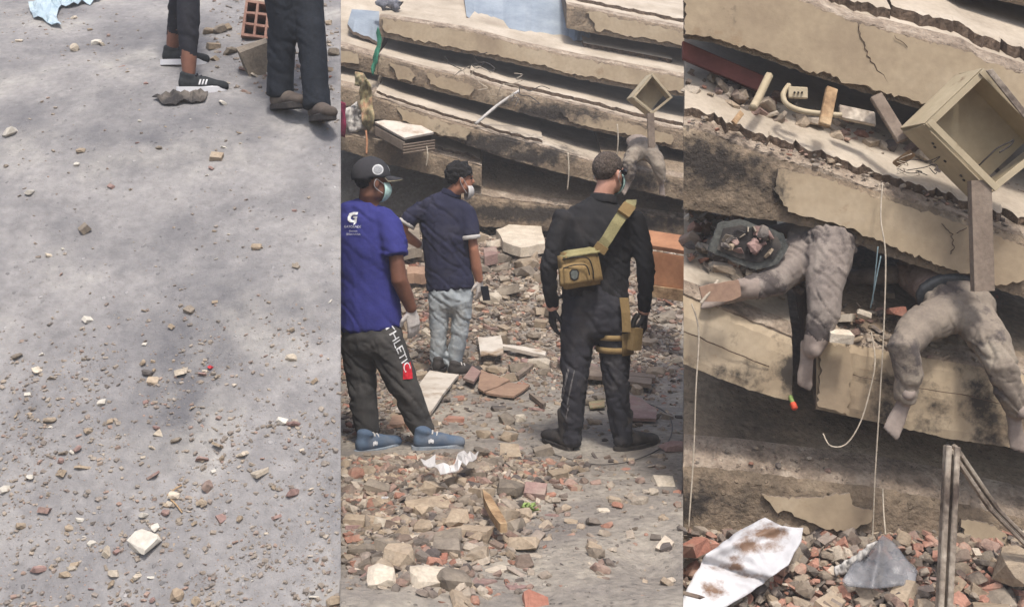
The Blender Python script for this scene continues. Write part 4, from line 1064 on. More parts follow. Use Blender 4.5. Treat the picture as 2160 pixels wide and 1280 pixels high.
# ---------------- man in black, back to us
D = 6.0; m2 = lambda px: px / F * D
K = lambda px, py, dy=0.0: P(px, py, D + dy)
gz = lambda v: Vector((v.x, v.y, ground_z(v.x, v.y) - .004))
tor = [(K(1266, 426, .02), .090, .07), (K(1264, 440, .02), .17, .09), (K(1263, 462, .02), .205, .112), (K(1262, 510, .02), .202, .128), (K(1259, 560, .03), .195, .12), (K(1257, 600, .03), .192, .118), (K(1256, 632, .03), .200, .122)]
armL = [(K(1192, 458, .02), .070, .072), (K(1172, 505, .0), .060, .062), (K(1158, 562, -.03), .054, .055), (K(1160, 610, .0), .047, .047), (K(1166, 648, .04), .038, .04)]
armR = [(K(1336, 460, .02), .070, .072), (K(1352, 508, .0), .060, .062), (K(1363, 566, -.02), .054, .055), (K(1361, 615, .02), .047, .047), (K(1358, 656, .06), .038, .04)]
legL = [(K(1220, 672, .03), .108, .125), (K(1217, 730, .03), .098, .11), (K(1212, 815, .01), .076, .082), (K(1208, 870, .03), .068, .076), (K(1207, 912, .03), .058, .066), (K(1207, 930, .03), .060, .068)]
legR = [(K(1290, 672, .03), .108, .125), (K(1296, 730, .03), .096, .11), (K(1300, 815, .01), .075, .082), (K(1306, 870, .03), .067, .076), (K(1313, 912, .03), .057, .066), (K(1314, 930, .03), .059, .068)]
pel = [(K(1256, 604, .03), .182, .115), (K(1256, 650, .02), .196, .138), (K(1256, 690, .03), .19, .13)]
hd = Head(K(1284, 366, .03), 42)
body = hd.parts(K(1270, 420, .02)) + [ring_tube(shrink(tor, .035)), ring_tube(shrink(pel, .035))] + [ring_tube(shrink(a, .024)[:-1] + a[-1:]) for a in (armL, armR)] + [ring_tube(shrink(a, .032)) for a in (legL, legR)]
man = fuse("person", body, .008, M_skinl, None, 2)
tag(man, "man in black shirt and charcoal trousers seen from behind with a tan sling bag", "person", "men looking at the collapsed floors")
shirt = fuse("shirt", [ring_tube(tor), ring_tube(armL), ring_tube(armR)], .010, M_black, man, 2, (.0055, 7, 14), 2)
fuse("collar", [ring_tube([(K(1272, 428, .02), .088, .078), (K(1274, 410, .025), .074, .072)], cap=.05)], .008, M_black, man, 2)
fuse("trousers", [ring_tube(pel), ring_tube(legL), ring_tube(legR)], .010, M_dtrous, man, 2, (.007, 7, 15), 5)
hd.hair(M_hairg, man, -.05, .022, .07, 1.005, 1.0, 0, .003)
hd.mask(man)
sg = wire("sunglasses", [hd.pt(-.01, .083, .012), hd.pt(.04, .082, .014), hd.pt(.088, .06, .012)], .006, M_eye, None, parent=man)
for sgn in (-1, 1):
    V_, F_ = hd.el(.092, sgn * .034, .008, .01, .032, .022); link("lens", mesh("lens", V_, F_, True), M_phone, sg)
hand("glove", K(1166, 648, .04), (-.03, .05, -1), (.8, .3, 0), M_gloveb, man, .75, 1.05, -1)
hand("glove", K(1359, 660, .06), (.0, .05, -1), (-.8, .3, 0), M_gloveb, man, .8, 1.05, 1)
shoe(gz(K(1204, 958, .0)), -28, M_boot, M_soled, man, .30, .112, .12, True, "boot", laces=M_wired)
shoe(gz(K(1300, 958, .0)), 58, M_boot, M_soled, man, .30, .112, .12, True, "boot", laces=M_wired)
tro = [c for c in man.children if c.name.startswith("trousers")][0]
for (x, y, l, wd) in ((1196, 812, .14, .008), (1204, 838, .16, .006), (1190, 850, .10, .006), (1200, 880, .08, .005), (1212, 800, .06, .004), (1318, 700, .03, .01)):
    lay("dust_streak", shape2d([(-wd, -l / 2), (0, -l / 2 - .01), (wd * .6, -l * .1), (wd * 1.6, l * .4), (wd * .6, l / 2), (-wd * .4, l * .2)]), K(x, y, -.2), (X + Z * .1).normalized(), (Z + X * .12).normalized(), tro, mat("dust_smear", [S(110, 106, 104)], 30, 0, 1.0, 90, .3) if "dust_smear" not in MATS else MATS["dust_smear"], tro, .002)
# sling bag
bag = empty("sling_bag", K(1222, 612, -.25)); tag(bag, "tan nylon sling bag worn across the back of the man in black", "bag")
B0 = lambda px, py, dy: P(px, py, D + dy)
def bag_box(name, cx, cy, w, h, dep, d0, m, parent, rot=-8, rnd=.02):
    bm = bmesh.new(); bmesh.ops.create_cube(bm, size=1)
    for v in bm.verts:
        s_ = 1.0 - .10 * (v.co.z > 0) ; v.co = Vector((v.co.x * w * s_, v.co.y * dep, v.co.z * h))
    bmesh.ops.bevel(bm, geom=bm.edges[:], offset=rnd, segments=3, affect='EDGES')
    bmesh.ops.subdivide_edges(bm, edges=[e for e in bm.edges if e.calc_length() > .04], cuts=4, use_grid_fill=True)
    c = P(cx, cy, D + d0); R = Matrix.Rotation(math.radians(rot), 3, 'Y') @ Matrix.Rotation(math.radians(14), 3, 'Z')
    for v in bm.verts: v.co = c + R @ v.co + Vector((0, .006 * noise.noise(v.co * 14), .004 * noise.noise(v.co * 20)))
    me = bpy.data.meshes.new(name); bm.to_mesh(me); bm.free(); me.polygons.foreach_set('use_smooth', [True] * len(me.polygons))
    return link(name, me, m, parent)
main = bag_box("pouch", 1222, 566, .235, .205, .12, -.17, M_tan, bag)
pk = bag_box("front_pocket", 1214, 580, .19, .135, .05, -.25, M_tan, bag)
bag_box("flap", 1222, 536, .225, .055, .13, -.175, M_tanl, bag, -8, .02)
wire("zip", [B0(1186, 548, -.245), B0(1214, 542, -.262), B0(1240, 545, -.25), B0(1250, 566, -.235), B0(1252, 588, -.225)], .004, M_gun, None, parent=bag)
wire("zip", [B0(1188, 566, -.285), B0(1212, 559, -.29), B0(1236, 560, -.285), B0(1244, 580, -.28)], .0035, M_gun, None, parent=bag)
lay("emblem", shape2d([(0, -.034), (.022, -.022), (.028, .012), (.016, .03), (-.016, .03), (-.028, .012), (-.022, -.022)]), B0(1212, 580, -.3), X, Z, pk, M_gun, bag, .004)
lay("emblem_field", shape2d([(0, -.026), (.016, -.016), (.021, .01), (.012, .023), (-.012, .023), (-.021, .01), (-.016, -.016)]), B0(1212, 580, -.3), X, Z, pk, mat("grey_patch", [S(92, 96, 92)], 9, .1, .8), bag, .006)
def ribbon(name, pts, wv, th, m, parent):
    """webbing: centre points with width vectors, given thickness"""
    v, f = [], []
    for (p, w_), n_ in zip(pts, range(len(pts))):
        v += [Vector(p) - Vector(w_) * .5, Vector(p) + Vector(w_) * .5]
    for i in range(len(pts) - 1): f.append((2 * i, 2 * i + 1, 2 * i + 3, 2 * i + 2))
    o = link(name, mesh(name, v, f, False), m, parent); s_ = o.modifiers.new("thickness", 'SOLIDIFY'); s_.thickness = th; s_.offset = 0
    return o
sw = lambda a, b=-.035: (a, 0, b)
st = ribbon("strap", [(B0(1262, 530, -.16), sw(.05)), (B0(1280, 505, -.175), sw(.05)), (B0(1300, 472, -.17), sw(.052)), (B0(1318, 446, -.14), sw(.055)), (B0(1330, 430, -.07), sw(.06, -.02)), (B0(1332, 423, .03), sw(.06, 0)), (B0(1322, 440, .16), sw(.05, 0)), (B0(1290, 500, .19), sw(.05, -.03)), (B0(1250, 560, .19), sw(.05, -.03))], None, .008, M_tanl, bag)
ribbon("buckle", [(B0(1314, 452, -.165), sw(.062, -.042)), (B0(1328, 433, -.115), sw(.066, -.035))], None, .02, M_tan, st)
ribbon("buckle", [(B0(1263, 530, -.185), sw(.06, -.042)), (B0(1272, 517, -.192), sw(.06, -.042))], None, .014, M_tan, st)
# thigh holster
hol = empty("thigh_holster", K(1330, 745, -.1)); tag(hol, "tan thigh holster strapped to the right leg of the man in black", "holster")
def wrap(name, ys, cxs, rx, ry, m, parent, a0=100, a1=440, cdy=.03):
    v, f = [], []; k = 26
    for y_, cx_ in zip(ys, cxs):
        c = K(cx_, y_, cdy)
        for i in range(k + 1):
            a = math.radians(a0 + (a1 - a0) * i / k); v.append(c + Vector((math.cos(a) * rx, math.sin(a) * ry, 0)))
    for r_ in range(len(ys) - 1):
        for i in range(k): f.append((r_ * (k + 1) + i, r_ * (k + 1) + i + 1, (r_ + 1) * (k + 1) + i + 1, (r_ + 1) * (k + 1) + i))
    o = link(name, mesh(name, v, f, True), m, parent); s_ = o.modifiers.new("thickness", 'SOLIDIFY'); s_.thickness = .008; s_.offset = 1
    return o
wrap("leg_strap", [702, 713], [1293, 1293], .108, .122, M_tan, hol); wrap("leg_strap", [728, 740], [1295, 1295], .106, .12, M_tan, hol)
wrap("leg_panel", [698, 744], [1294, 1295], .114, .128, M_tan, hol, 290, 390)
ribbon("drop_strap", [(K(1316, 628, -.11), (.05, 0, 0)), (K(1320, 660, -.125), (.05, 0, 0)), (K(1322, 700, -.12), (.05, 0, 0))], None, .01, M_tan, hol)
hs_ = panel3("holster_body", K(1326, 690, -.09), K(1344, 690, -.05) - K(1326, 690, -.09), K(1322, 736, -.09) - K(1326, 690, -.09), -.05, M_tan, hol)
fuse("pistol_grip", [ring_tube([(K(1334, 690, -.09), .016, .024), (K(1338, 674, -.085), .016, .026), (K(1345, 664, -.08), .017, .03)])], .006, M_gun, hol, 1)

# ---------------- man in the cap, half turned to the right
D = 6.15
tor = [(K(776, 430, .02), .085, .075), (K(773, 440, .02), .150, .10), (K(770, 458, .02), .185, .12), (K(769, 478, .02), .19, .128), (K(772, 520, .02), .185, .135), (K(776, 580, .03), .180, .13), (K(780, 640, .03), .182, .135), (K(783, 690, .03), .188, .14)]
armR = [(K(822, 462, -.03), .074, .074), (K(832, 505, -.06), .066, .066), (K(836, 545, -.08), .056, .056), (K(842, 590, -.08), .050, .05), (K(856, 622, -.04), .044, .044), (K(868, 652, .0), .034, .036)]
armL = [(K(716, 468, .06), .074, .074), (K(706, 520, .08), .064, .064), (K(702, 570, .09), .052, .052), (K(708, 620, .14), .044, .044), (K(716, 660, .2), .034, .036)]
legL = [(K(756, 716, .06), .112, .12), (K(760, 770, .06), .10, .105), (K(765, 830, .05), .086, .09), (K(772, 890, .05), .078, .078), (K(777, 914, .05), .068, .068), (K(778, 924, .05), .060, .062)]
legR = [(K(812, 716, -.02), .112, .12), (K(834, 770, -.03), .100, .105), (K(858, 825, -.04), .086, .09), (K(880, 880, -.03), .078, .078), (K(894, 908, -.03), .066, .066), (K(897, 918, -.03), .060, .062)]
pel = [(K(783, 680, .03), .17, .12), (K(784, 705, .03), .178, .135), (K(786, 730, .03), .17, .13)]
hd = Head(K(786, 383, .0), 62)
slim = lambda A: [(p - Z * (.02 if i == 0 else 0), a - (.03 if i < 2 else .012 if i < 3 else 0), b - (.03 if i < 2 else .012 if i < 3 else 0)) for i, (p, a, b) in enumerate(A)]
body = hd.parts(K(778, 424, .02)) + [ring_tube(shrink(tor, .035)), ring_tube(shrink(pel, .035))] + [ring_tube(shrink(a, .032)) for a in (legL, legR)] + [ring_tube(slim(armR)), ring_tube(slim(armL))]
man = fuse("person", body, .008, M_skind, None, 2)
tag(man, "man in blue jersey and dark cap with gloves, standing on the heap", "person", "men looking at the collapsed floors")
slR = [(K(806, 462, -.01), .076, .080), (K(820, 478, -.03), .082, .082), (K(830, 508, -.055), .080, .080), (K(835, 540, -.08), .078, .078)]
slL = [(K(718, 466, .06), .086, .086), (K(708, 510, .08), .080, .080), (K(704, 545, .09), .078, .078)]
jersey = fuse("jersey", [ring_tube(tor, cap=.3), ring_tube(slR, cap=(1.0, .1)), ring_tube(slL, cap=(1.0, .1))], .010, M_blueT, man, 2, (.005, 6, 11), 9)
jog = fuse("joggers", [ring_tube(pel), ring_tube(legL), ring_tube(legR)], .010, M_jog, man, 2, (.0075, 6, 13), 12)
hd.hair(M_hairk, man, -.05, .03, .10, 1.03)
# cap
cap_ = hd.shell("cap", M_cap, man, (-.012, 0, .036), (.114, .092, .108), lambda a, b, c: c > .02 - .10 * max(0, -a) and True, .004)
def brim():
    v, f = [], []; n = 22; rows = 6
    for i in range(n + 1):
        t = math.radians(-72 + 144 * i / n)
        for k in range(rows + 1):
            e = k / rows; a = .012 + (.082 + .095 * e) * math.cos(t) * (1.0) ; b = .088 * math.sin(t) * (1 - .04 * e)
            c = .026 - .018 * e - 2.4 * b * b * (.35 + .65 * e) + .012
            v.append(hd.pt(a, b, c))
    for i in range(n):
        for k in range(rows):
            p0 = i * (rows + 1) + k; f.append((p0, p0 + 1, p0 + rows + 2, p0 + rows + 1))
    k0 = len(v); V2 = [p - hd.u * .006 for p in v]; F2 = [tuple(reversed([i + k0 for i in q])) for q in f]
    me = mesh("brim", v + V2, f + F2, True); me.materials.append(M_cap); me.materials.append(M_capu)
    me.polygons.foreach_set('material_index', [0] * len(f) + [1] * len(F2))
    return link("brim", me, None, cap_)
brim()
V_, F_ = hd.el(-.012, 0, .145, .012, .012, .006); link("cap_button", mesh("cap_button", V_, F_, True), M_cap, cap_)
def disc2(r, n=28): return shape2d([(r * math.cos(2 * math.pi * i / n), r * math.sin(2 * math.pi * i / n)) for i in range(n)])
rr_ = (hd.r * .9 - hd.f * .42).normalized()
rayc = -rr_
lay("badge", disc2(.031), hd.pt(.0, .088, .068), rayc.cross(Z).normalized(), Z, cap_, M_badge, cap_, .008, rayc)
lay("badge_ring", disc2(.024), hd.pt(.0, .088, .068), rayc.cross(Z).normalized(), Z, cap_, mat("badge_grey", [S(150, 152, 154)], 60, 0, .7, 300, .4), cap_, .0095, rayc)
decal("cap_lettering", "NY", .05, hd.pt(.10, .03, .075), 0, (hd.r * .55 - hd.f * .83).normalized(), Z, cap_, M_badge, cap_, ray=-(hd.f * .55 + hd.r * .83).normalized(), off=.007)
hd.mask(man)
hd.eyes(man)
# jersey print: a heavy letter with a bolt, a bold word and two small lines beneath
o0 = K(738, 460, -.2)
lg = lay("print_letter", shape2d([(-.030, .0), (-.022, .024), (.0, .031), (.030, .031), (.027, .016), (.004, .016), (-.010, .006), (-.012, -.008), (.0, -.016), (.010, -.014), (.012, -.004), (.0, -.004), (.003, .007), (.028, .007), (.022, -.030), (.006, -.046), (.008, -.028), (-.016, -.027), (-.028, -.016)]), o0, X, Z, jersey, M_badge, jersey, .006)
decal("print_word", "GATORADE", .019, o0 - Z * .053, 0, X, Z, jersey, M_badge, jersey, off=.006)
decal("print_line", "Gatorade", .013, o0 - Z * .078 + X * .005, 0, X, Z, jersey, M_badge, jersey, off=.006)
decal("print_line", "@GatoradeVzla", .013, o0 - Z * .096 + X * .005, 0, X, Z, jersey, M_badge, jersey, off=.006)
# lettering down the trouser side and the red patch
dirn = (K(868, 765) - K(838, 690)); dirn.y = 0; dirn.normalize()
decal("trouser_lettering", "ATHLETIC", .078, K(851, 730, -.2), 0, dirn, Y.cross(dirn) * -1, jog, M_badge, jog, off=.007, ray=Vector((-.45, .9, 0)).normalized(), font_space=.95)
sq = shape2d([(-.032, -.045), (.032, -.045), (.032, .045), (-.032, .045)])
lay("red_patch", sq, K(869, 788, -.2), X, Z, jog, M_redpatch, jog, .007, Vector((-.35, .94, 0)).normalized())
hand("glove", K(867, 652, .0), (.16, .12, -1), (-.5, .6, 0), M_glovew, man, .55, 1.12, 1)
hand("glove", K(716, 660, .2), (.1, .12, -1), (.5, .6, 0), M_glovew, man, .55, 1.05, -1)
def sneaker3(heel, yaw):
    s_ = shoe(heel, yaw, M_shoeblue, M_soleblue, man, .30, .108, .10, False, "sneaker", laces=M_sack)
    a = math.radians(yaw); f = Vector((math.sin(a), math.cos(a), 0)); r = Vector((math.cos(a), -math.sin(a), 0))
    c = Vector(heel) + f * .10 + Vector((0, 0, .06))
    for k, (dx, ang) in enumerate(((-.010, .5), (0, 0), (.010, -.5))):     # three-leaf mark on the side
        pts = [(.006 * math.cos(t) * 1.0 + dx, .013 * math.sin(t) + .004 * (k == 1)) for t in [2 * math.pi * i / 10 for i in range(10)]]
        lay("leaf_mark", shape2d(pts), c, f, Z, s_, M_badge, s_, .003, (-r if r.y < 0 else r), .01)
    return s_
hz = lambda px, py: Vector((K(px, py).x, K(px, py).y, ground_z(K(px, py).x, K(px, py).y) + .045))
def at_px(px, py, d): p = P(px, py, d); return p
sneaker3(at_px(872, 950, 6.06), 82)
sneaker3(at_px(752, 960, 6.0), 50)
# black rubber mat / disc under the sneaker
wire_disc = None
def disc_obj(name, c, r, th, m, label, cat, tilt=(0, 0)):
    bm = bmesh.new(); bmesh.ops.create_cone(bm, cap_ends=True, segments=40, radius1=r, radius2=r * .97, depth=th)
    for v in bm.verts: v.co.z += th / 2
    me = bpy.data.meshes.new(name); bm.to_mesh(me); bm.free(); o = link(name, me, m); o.location = c; o.rotation_euler = (tilt[0], tilt[1], 0)
    r2 = link("raised_ring", tube_mesh("raised_ring", [(math.cos(t) * r * .6, math.sin(t) * r * .6, th) for t in [2 * math.pi * i / 16 for i in range(17)]], .008, m)); r2.parent = o
    return tag(o, label, cat)
p_ = P(728, 985, 5.7); disc_obj("rubber_lid", (p_.x, p_.y, p_.z - .02), .17, .02, M_soled, "round dark ribbed lid half under the blue sneaker", "lid", (-.1, 0))

# ---------------- man in navy polo and pale jeans, further off
D = 8.46
tor = [(K(948, 412, .02), .085, .07), (K(945, 422, .02), .15, .095), (K(941, 434, .02), .195, .115), (K(939, 450, .02), .21, .125), (K(940, 490, .02), .205, .135), (K(944, 540, .03), .195, .13), (K(948, 580, .03), .195, .13), (K(951, 606, .03), .205, .135)]
armR = [(K(988, 438, .0), .072, .072), (K(994, 480, -.03), .062, .062), (K(999, 525, -.04), .052, .052), (K(1005, 565, .0), .045, .045), (K(1011, 592, .03), .033, .035)]
armL = [(K(882, 440, .04), .072, .072), (K(864, 462, .03), .060, .060), (K(850, 486, .02), .050, .050), (K(866, 504, .1), .042, .042), (K(884, 516, .16), .033, .035)]
legL = [(K(928, 628, .03), .096, .11), (K(926, 670, .03), .082, .092), (K(925, 710, .02), .068, .072), (K(923, 750, .03), .066, .068), (K(924, 776, .03), .054, .06)]
legR = [(K(972, 628, .03), .096, .11), (K(973, 670, .03), .082, .092), (K(968, 712, .02), .068, .072), (K(960, 752, .03), .066, .068), (K(958, 780, .03), .056, .06)]
pel = [(K(950, 598, .03), .175, .115), (K(950, 620, .03), .188, .13), (K(950, 640, .03), .18, .125)]
hd = Head(K(971, 378, .0), 72)
body = hd.parts(K(952, 410, .02)) + [ring_tube(shrink(tor, .035)), ring_tube(shrink(pel, .035)), ring_tube(slim(armR)), ring_tube(slim(armL))] + [ring_tube(shrink(a, .032)) for a in (legL, legR)]
man = fuse("person", body, .009, M_skin, None, 2)
tag(man, "man in navy polo and pale jeans with one hand on his hip", "person", "men looking at the collapsed floors")
slR = [(K(972, 440, .01), .076, .08), (K(983, 450, .0), .080, .080), (K(990, 472, -.02), .077, .077), (K(993, 498, -.04), .074, .074)]
slL = [(K(898, 442, .04), .076, .08), (K(886, 446, .04), .080, .080), (K(870, 456, .03), .076, .076), (K(858, 472, .025), .072, .072)]
fuse("polo_shirt", [ring_tube(tor, cap=.3), ring_tube(slR, cap=(1.0, .1)), ring_tube(slL, cap=(1.0, .1))], .011, M_navy, man, 2, (.006, 6, 12), 21)
fuse("sleeve_trim", [ring_tube([(K(993, 496, -.04), .079, .079), (K(994, 504, -.04), .079, .079)], cap=.05)], .009, M_paper, man, 1)
fuse("sleeve_trim", [ring_tube([(K(860, 469, .025), .077, .077), (K(856, 475, .022), .077, .077)], cap=.05)], .009, M_paper, man, 1)
fuse("collar", [ring_tube([(K(950, 414, .02), .092, .078), (K(954, 402, .02), .078, .072)], cap=.05)], .009, M_navy, man, 2)
fuse("jeans", [ring_tube(pel), ring_tube(legL), ring_tube(legR)], .011, M_jeans, man, 2, (.009, 6, 15), 25)
hd.hair(M_hairk, man, -.06, .015, .05, 1.12, 3.0, .012, .02)
hd.eyes(man)
hd.mask(man, M_paper, True)
hg = hand("glove", K(1011, 590, .03), (.06, .05, -1), (-.7, .5, 0), M_glovew, man, .7, 1.1, 1, .006)
hand("glove", K(884, 516, .16), (.8, .15, -.3), (0, .6, -.6), M_glovew, man, .5, 1.05, -1, .006)
ph = panel3("phone", K(1014, 604, .0), Vector((.06, .02, .0)), Vector((.02, .0, -.115)), .01, M_phone, None, "black phone held in the gloved hand of the man in navy", "phone")
shoe(at_px(918, 788, 8.38), 20, M_boot, M_soled, man, .28, .10, .09, False, "shoe", laces=M_sack)
shoe(at_px(946, 796, 8.36), 66, M_boot, M_soled, man, .29, .102, .09, False, "shoe", laces=M_sack)

# ---------------- two people on the earth bank (only their legs are in the photograph)
def bank_person(feet, yaws, ppx, trous, skin, shoe_fn, label, hem, top_m, rleg):
    """feet: pixel positions of the heels on the bank; ppx: pixel column of the hips"""
    f = [bank_at(*q) for q in feet]
    mid = (f[0] + f[1]) / 2; hip = Vector((mid.x + ppx, mid.y, max(f[0].z, f[1].z) + .86))
    side = Vector((math.sin(math.radians(yaws[0])), math.cos(math.radians(yaws[0])), 0)); lat = Vector((side.y, -side.x, 0))
    legs = []
    order = sorted(range(2), key=lambda i: f[i].dot(lat))
    for i in range(2):
        s_ = -1 if order[0] == i else 1
        h_ = hip + lat * .085 * s_; a = math.radians(yaws[i]); fw = Vector((math.sin(a), math.cos(a), 0))
        ank = f[i] + fw * .06 + Z * .10; knee = h_.lerp(ank, .5) + fw * .035
        legs.append([(h_ + Z * .0, rleg[0], rleg[0] * 1.1), (h_.lerp(knee, .5), rleg[1], rleg[1] * 1.05), (knee, rleg[2], rleg[2]), (knee.lerp(ank, .35), rleg[3], rleg[3] * 1.05), (knee.lerp(ank, .8), rleg[4], rleg[4]), (ank, rleg[5], rleg[5])])
    tor_ = [(hip + Z * .0, .155, .115), (hip + Z * .15, .14, .10), (hip + Z * .35, .165, .115), (hip + Z * .46, .185, .11), (hip + Z * .54, .12, .08), (hip + Z * .57, .06, .06)]
    hd_ = Head(hip + Z * .73 + side * .02, yaws[0])
    arms = []
    for s_ in (-1, 1):
        sh = hip + Z * .48 + lat * .185 * s_
        arms.append([(sh, .06, .06), (sh + lat * .05 * s_ - Z * .28, .046, .046), (sh + lat * .04 * s_ - Z * .50 + side * .12, .03, .034)])
    parts_ = hd_.parts(hip + Z * .58) + [ring_tube(shrink(tor_, .012), lat)] + [ring_tube(a, lat) for a in arms] + [ring_tube([(p, *((max(.03, x - .012 * (k2 < 4)), max(.03, y - .012 * (k2 < 4))) if hem < 6 else (max(.03, x - .03), max(.03, y - .03)))) for k2, (p, x, y) in enumerate(l)], lat) for l in legs]
    for s_, a in zip((-1, 1), arms): parts_ += hand("h", a[-1][0], -Z + side * .3, lat * -s_, None, None, .5, 1.0, s_)
    pr = fuse("person", parts_, .010, skin, None, 1)
    tag(pr, label, "person", "people standing on the earth bank")
    fuse("trousers", [ring_tube([(hip - Z * .04, .16, .12), (hip + Z * .1, .15, .11)], lat)] + [ring_tube([q if hem < 6 or k_ < 5 else (q[0] - Z * .02, q[1], q[2]) for k_, q in enumerate(l[:hem])], lat, cap=.2) for l in legs], .011, trous, pr, 2, (.004, 6, 15), 3)
    fuse("top", [ring_tube([(p, a + .014, b + .014) for p, a, b in tor_[:-1]], lat)] + [ring_tube([(p, a + .015, b + .015) for p, a, b in ar[:2]], lat) for ar in arms], .012, top_m, pr, 3, (.006, 6, 12), 4)
    hd_.hair(M_hairk, pr, -.07, .01, .06, 1.1)
    hd_.eyes(pr)
    for i in range(2): shoe_fn(f[i] + Z * .0, yaws[i], pr)
    return pr
def sneak(h, yaw, pr):
    s_ = shoe(h + Z * .0, yaw, M_shoeblk, M_solew, pr, .285, .098, .085, False, "sneaker", laces=M_legging, sole_h=.034)
    a = math.radians(yaw); f = Vector((math.sin(a), math.cos(a), 0)); r = Vector((math.cos(a), -math.sin(a), 0))
    for k in range(3):
        lay("side_stripe", shape2d([(-.004, -.016), (.006, -.016), (.014, .016), (.005, .016)]), h + f * (.12 + .018 * k) + Z * .062, f, Z, s_, M_badge, s_, .003, (-r if r.y < 0 else r), .01)
    return s_
def bt(h, yaw, pr): return shoe(h, yaw, M_bootb, M_soled, pr, .28, .11, .10, True, "boot", laces=M_sack)
bank_person([(342, 138), (376, 196)], [84, 78], .05, M_legging, M_skind, sneak, "person in black cropped leggings and black sneakers with white soles", 5, M_grey, (.10, .088, .066, .064, .046, .036))
bank_person([(576, 232), (660, 258)], [128, 148], -.02, M_dkjean, M_skin, bt, "person in dark navy jeans and dusty boots on the bank", 6, M_grey, (.105, .094, .082, .078, .076, .080))

# ------------------------------------------------------------------ people trapped between the pit floors (plain, dust covered, clothed)
D = 4.9
def foot(ank, fwd, up, s=1.0):
    """bare foot: heel, arch, ball and five toes; ank = ankle, fwd = toe direction, up = instep direction"""
    f = Vector(fwd).normalized(); u = Vector(up); u = (u - f * u.dot(f)).normalized(); l = f.cross(u); a = Vector(ank)
    p = lambda x, y, z: a + (f * x + l * y + u * z) * s
    q = [ring_tube([(p(-.045, 0, -.055), .028 * s, .026 * s), (p(-.01, 0, -.035), .032 * s, .042 * s), (p(.05, 0, -.042), .034 * s, .032 * s), (p(.105, 0, -.056), .042 * s, .022 * s), (p(.14, 0, -.062), .042 * s, .016 * s)], l),
         ring_tube([(p(-.01, 0, .05), .032 * s, .036 * s), (p(-.005, 0, -.02), .033 * s, .042 * s)], l)]
    for i, (y, L, r) in enumerate(((-.030, .058, .013), (-.010, .052, .0095), (.007, .046, .009), (.021, .040, .0085), (.034, .032, .008))):
        q.append(ring_tube([(p(.13, y, -.062), r * s, r * s), (p(.13 + L * .6, y, -.060), r * s, r * s), (p(.13 + L, y, -.068), r * .85 * s, r * .8 * s)], l, 10))
    return q
# person whose trousered legs hang over the stained block
hipA = P(2030, 640, 5.02)
legA1 = [(P(2000, 660, 4.98), .105, .10), (P(1935, 690, 4.86), .088, .085), (P(1905, 735, 4.76), .072, .072), (P(1918, 790, 4.78), .066, .066), (P(1908, 845, 4.80), .050, .050)]
legA2 = [(P(2050, 665, 4.98), .105, .10), (P(2090, 720, 4.82), .090, .085), (P(2112, 770, 4.76), .074, .072), (P(2130, 830, 4.78), .062, .062), (P(2146, 870, 4.80), .046, .046)]
torA = [(P(2030, 650, 5.02), .16, .11), (P(1990, 600, 5.16), .155, .11), (P(1965, 580, 5.34), .17, .11), (P(1955, 560, 5.52), .14, .09)]
parts_ = [ring_tube(shrink(l, .034)[:-1] + shrink(l, .012)[-1:]) for l in (legA1, legA2)] + [ring_tube(shrink(torA, .03))]
parts_ += foot(P(1912, 838, 4.79), (-.5, -.35, -.8), (-.25, -.9, .3), .98) + foot(P(2146, 872, 4.80), (.12, -.25, -1), (.1, -1, .1), .95)
for s_ in (-1, 1):
    a0 = torA[2][0] + Vector((.17 * s_, .04, 0)); a1 = a0 + Vector((.16 * s_, .16, -.03)); a2 = a1 + Vector((.02 * s_, .22, .03))
    parts_ += [ring_tube([(a0, .055, .05), (a1, .045, .042), (a2, .03, .03)])] + hand("h", a2, (0, 1, .1), (0, 0, -1), None, None, .4, .95, s_)
hdA = Head(P(1950, 545, 5.72), 10, -60, .9); parts_ += hdA.parts(torA[3][0])
pA = fuse("person", parts_, .009, M_ashskin, None, 2)
tag(pA, "person in dust covered khaki trousers, barefoot legs hanging over the stained slab block", "person", "people trapped between the pit floors")
fuse("trousers", [ring_tube([(P(2030, 655, 5.0), .17, .12), (P(2012, 625, 5.08), .165, .12)]), ring_tube(legA1, cap=.2), ring_tube(legA2, cap=.2)], .009, M_dusttr, pA, 2, (.006, 8, 14), 31)
fuse("waistband", [ring_tube([(P(2010, 628, 5.05), .172, .128), (P(2004, 618, 5.085), .170, .126)], cap=.05)], .009, M_band, pA, 1)
fuse("shirt", [ring_tube([(P(2004, 618, 5.09), .168, .122), (P(1988, 598, 5.18), .166, .12), (P(1965, 580, 5.34), .182, .12), (P(1957, 565, 5.48), .16, .1)])], .010, M_dustsh, pA, 2, (.009, 7, 12), 33)
hdA.hair(M_hairk, pA, -.07, .01, .06, 1.08)
# person with one leg hanging in the gap, the other lying along the left block
legB1 = [(P(1752, 500, 5.06), .12, .11), (P(1746, 560, 4.98), .105, .10), (P(1738, 612, 4.92), .084, .084), (P(1738, 660, 4.90), .078, .078), (P(1722, 715, 4.90), .058, .058), (P(1712, 742, 4.90), .044, .044)]
legB2 = [(P(1712, 520, 5.16), .115, .11), (P(1672, 560, 5.08), .09, .09), (P(1630, 596, 5.02), .074, .072), (P(1585, 606, 4.98), .060, .058), (P(1556, 612, 4.97), .044, .044)]
torB = [(P(1735, 500, 5.14), .165, .115), (P(1752, 490, 5.32), .15, .10), (P(1768, 480, 5.52), .165, .105), (P(1775, 470, 5.68), .12, .09)]
parts_ = [ring_tube(shrink(l, .03)[:-2] + l[-2:]) for l in (legB1, legB2)] + [ring_tube(shrink(torB, .03))]
parts_ += foot(P(1710, 742, 4.90), (-.05, -.15, -1), (.2, -1, 0), .95) + foot(P(1556, 612, 4.97), (-.9, -.1, -.1), (0, -.6, .6), .95)
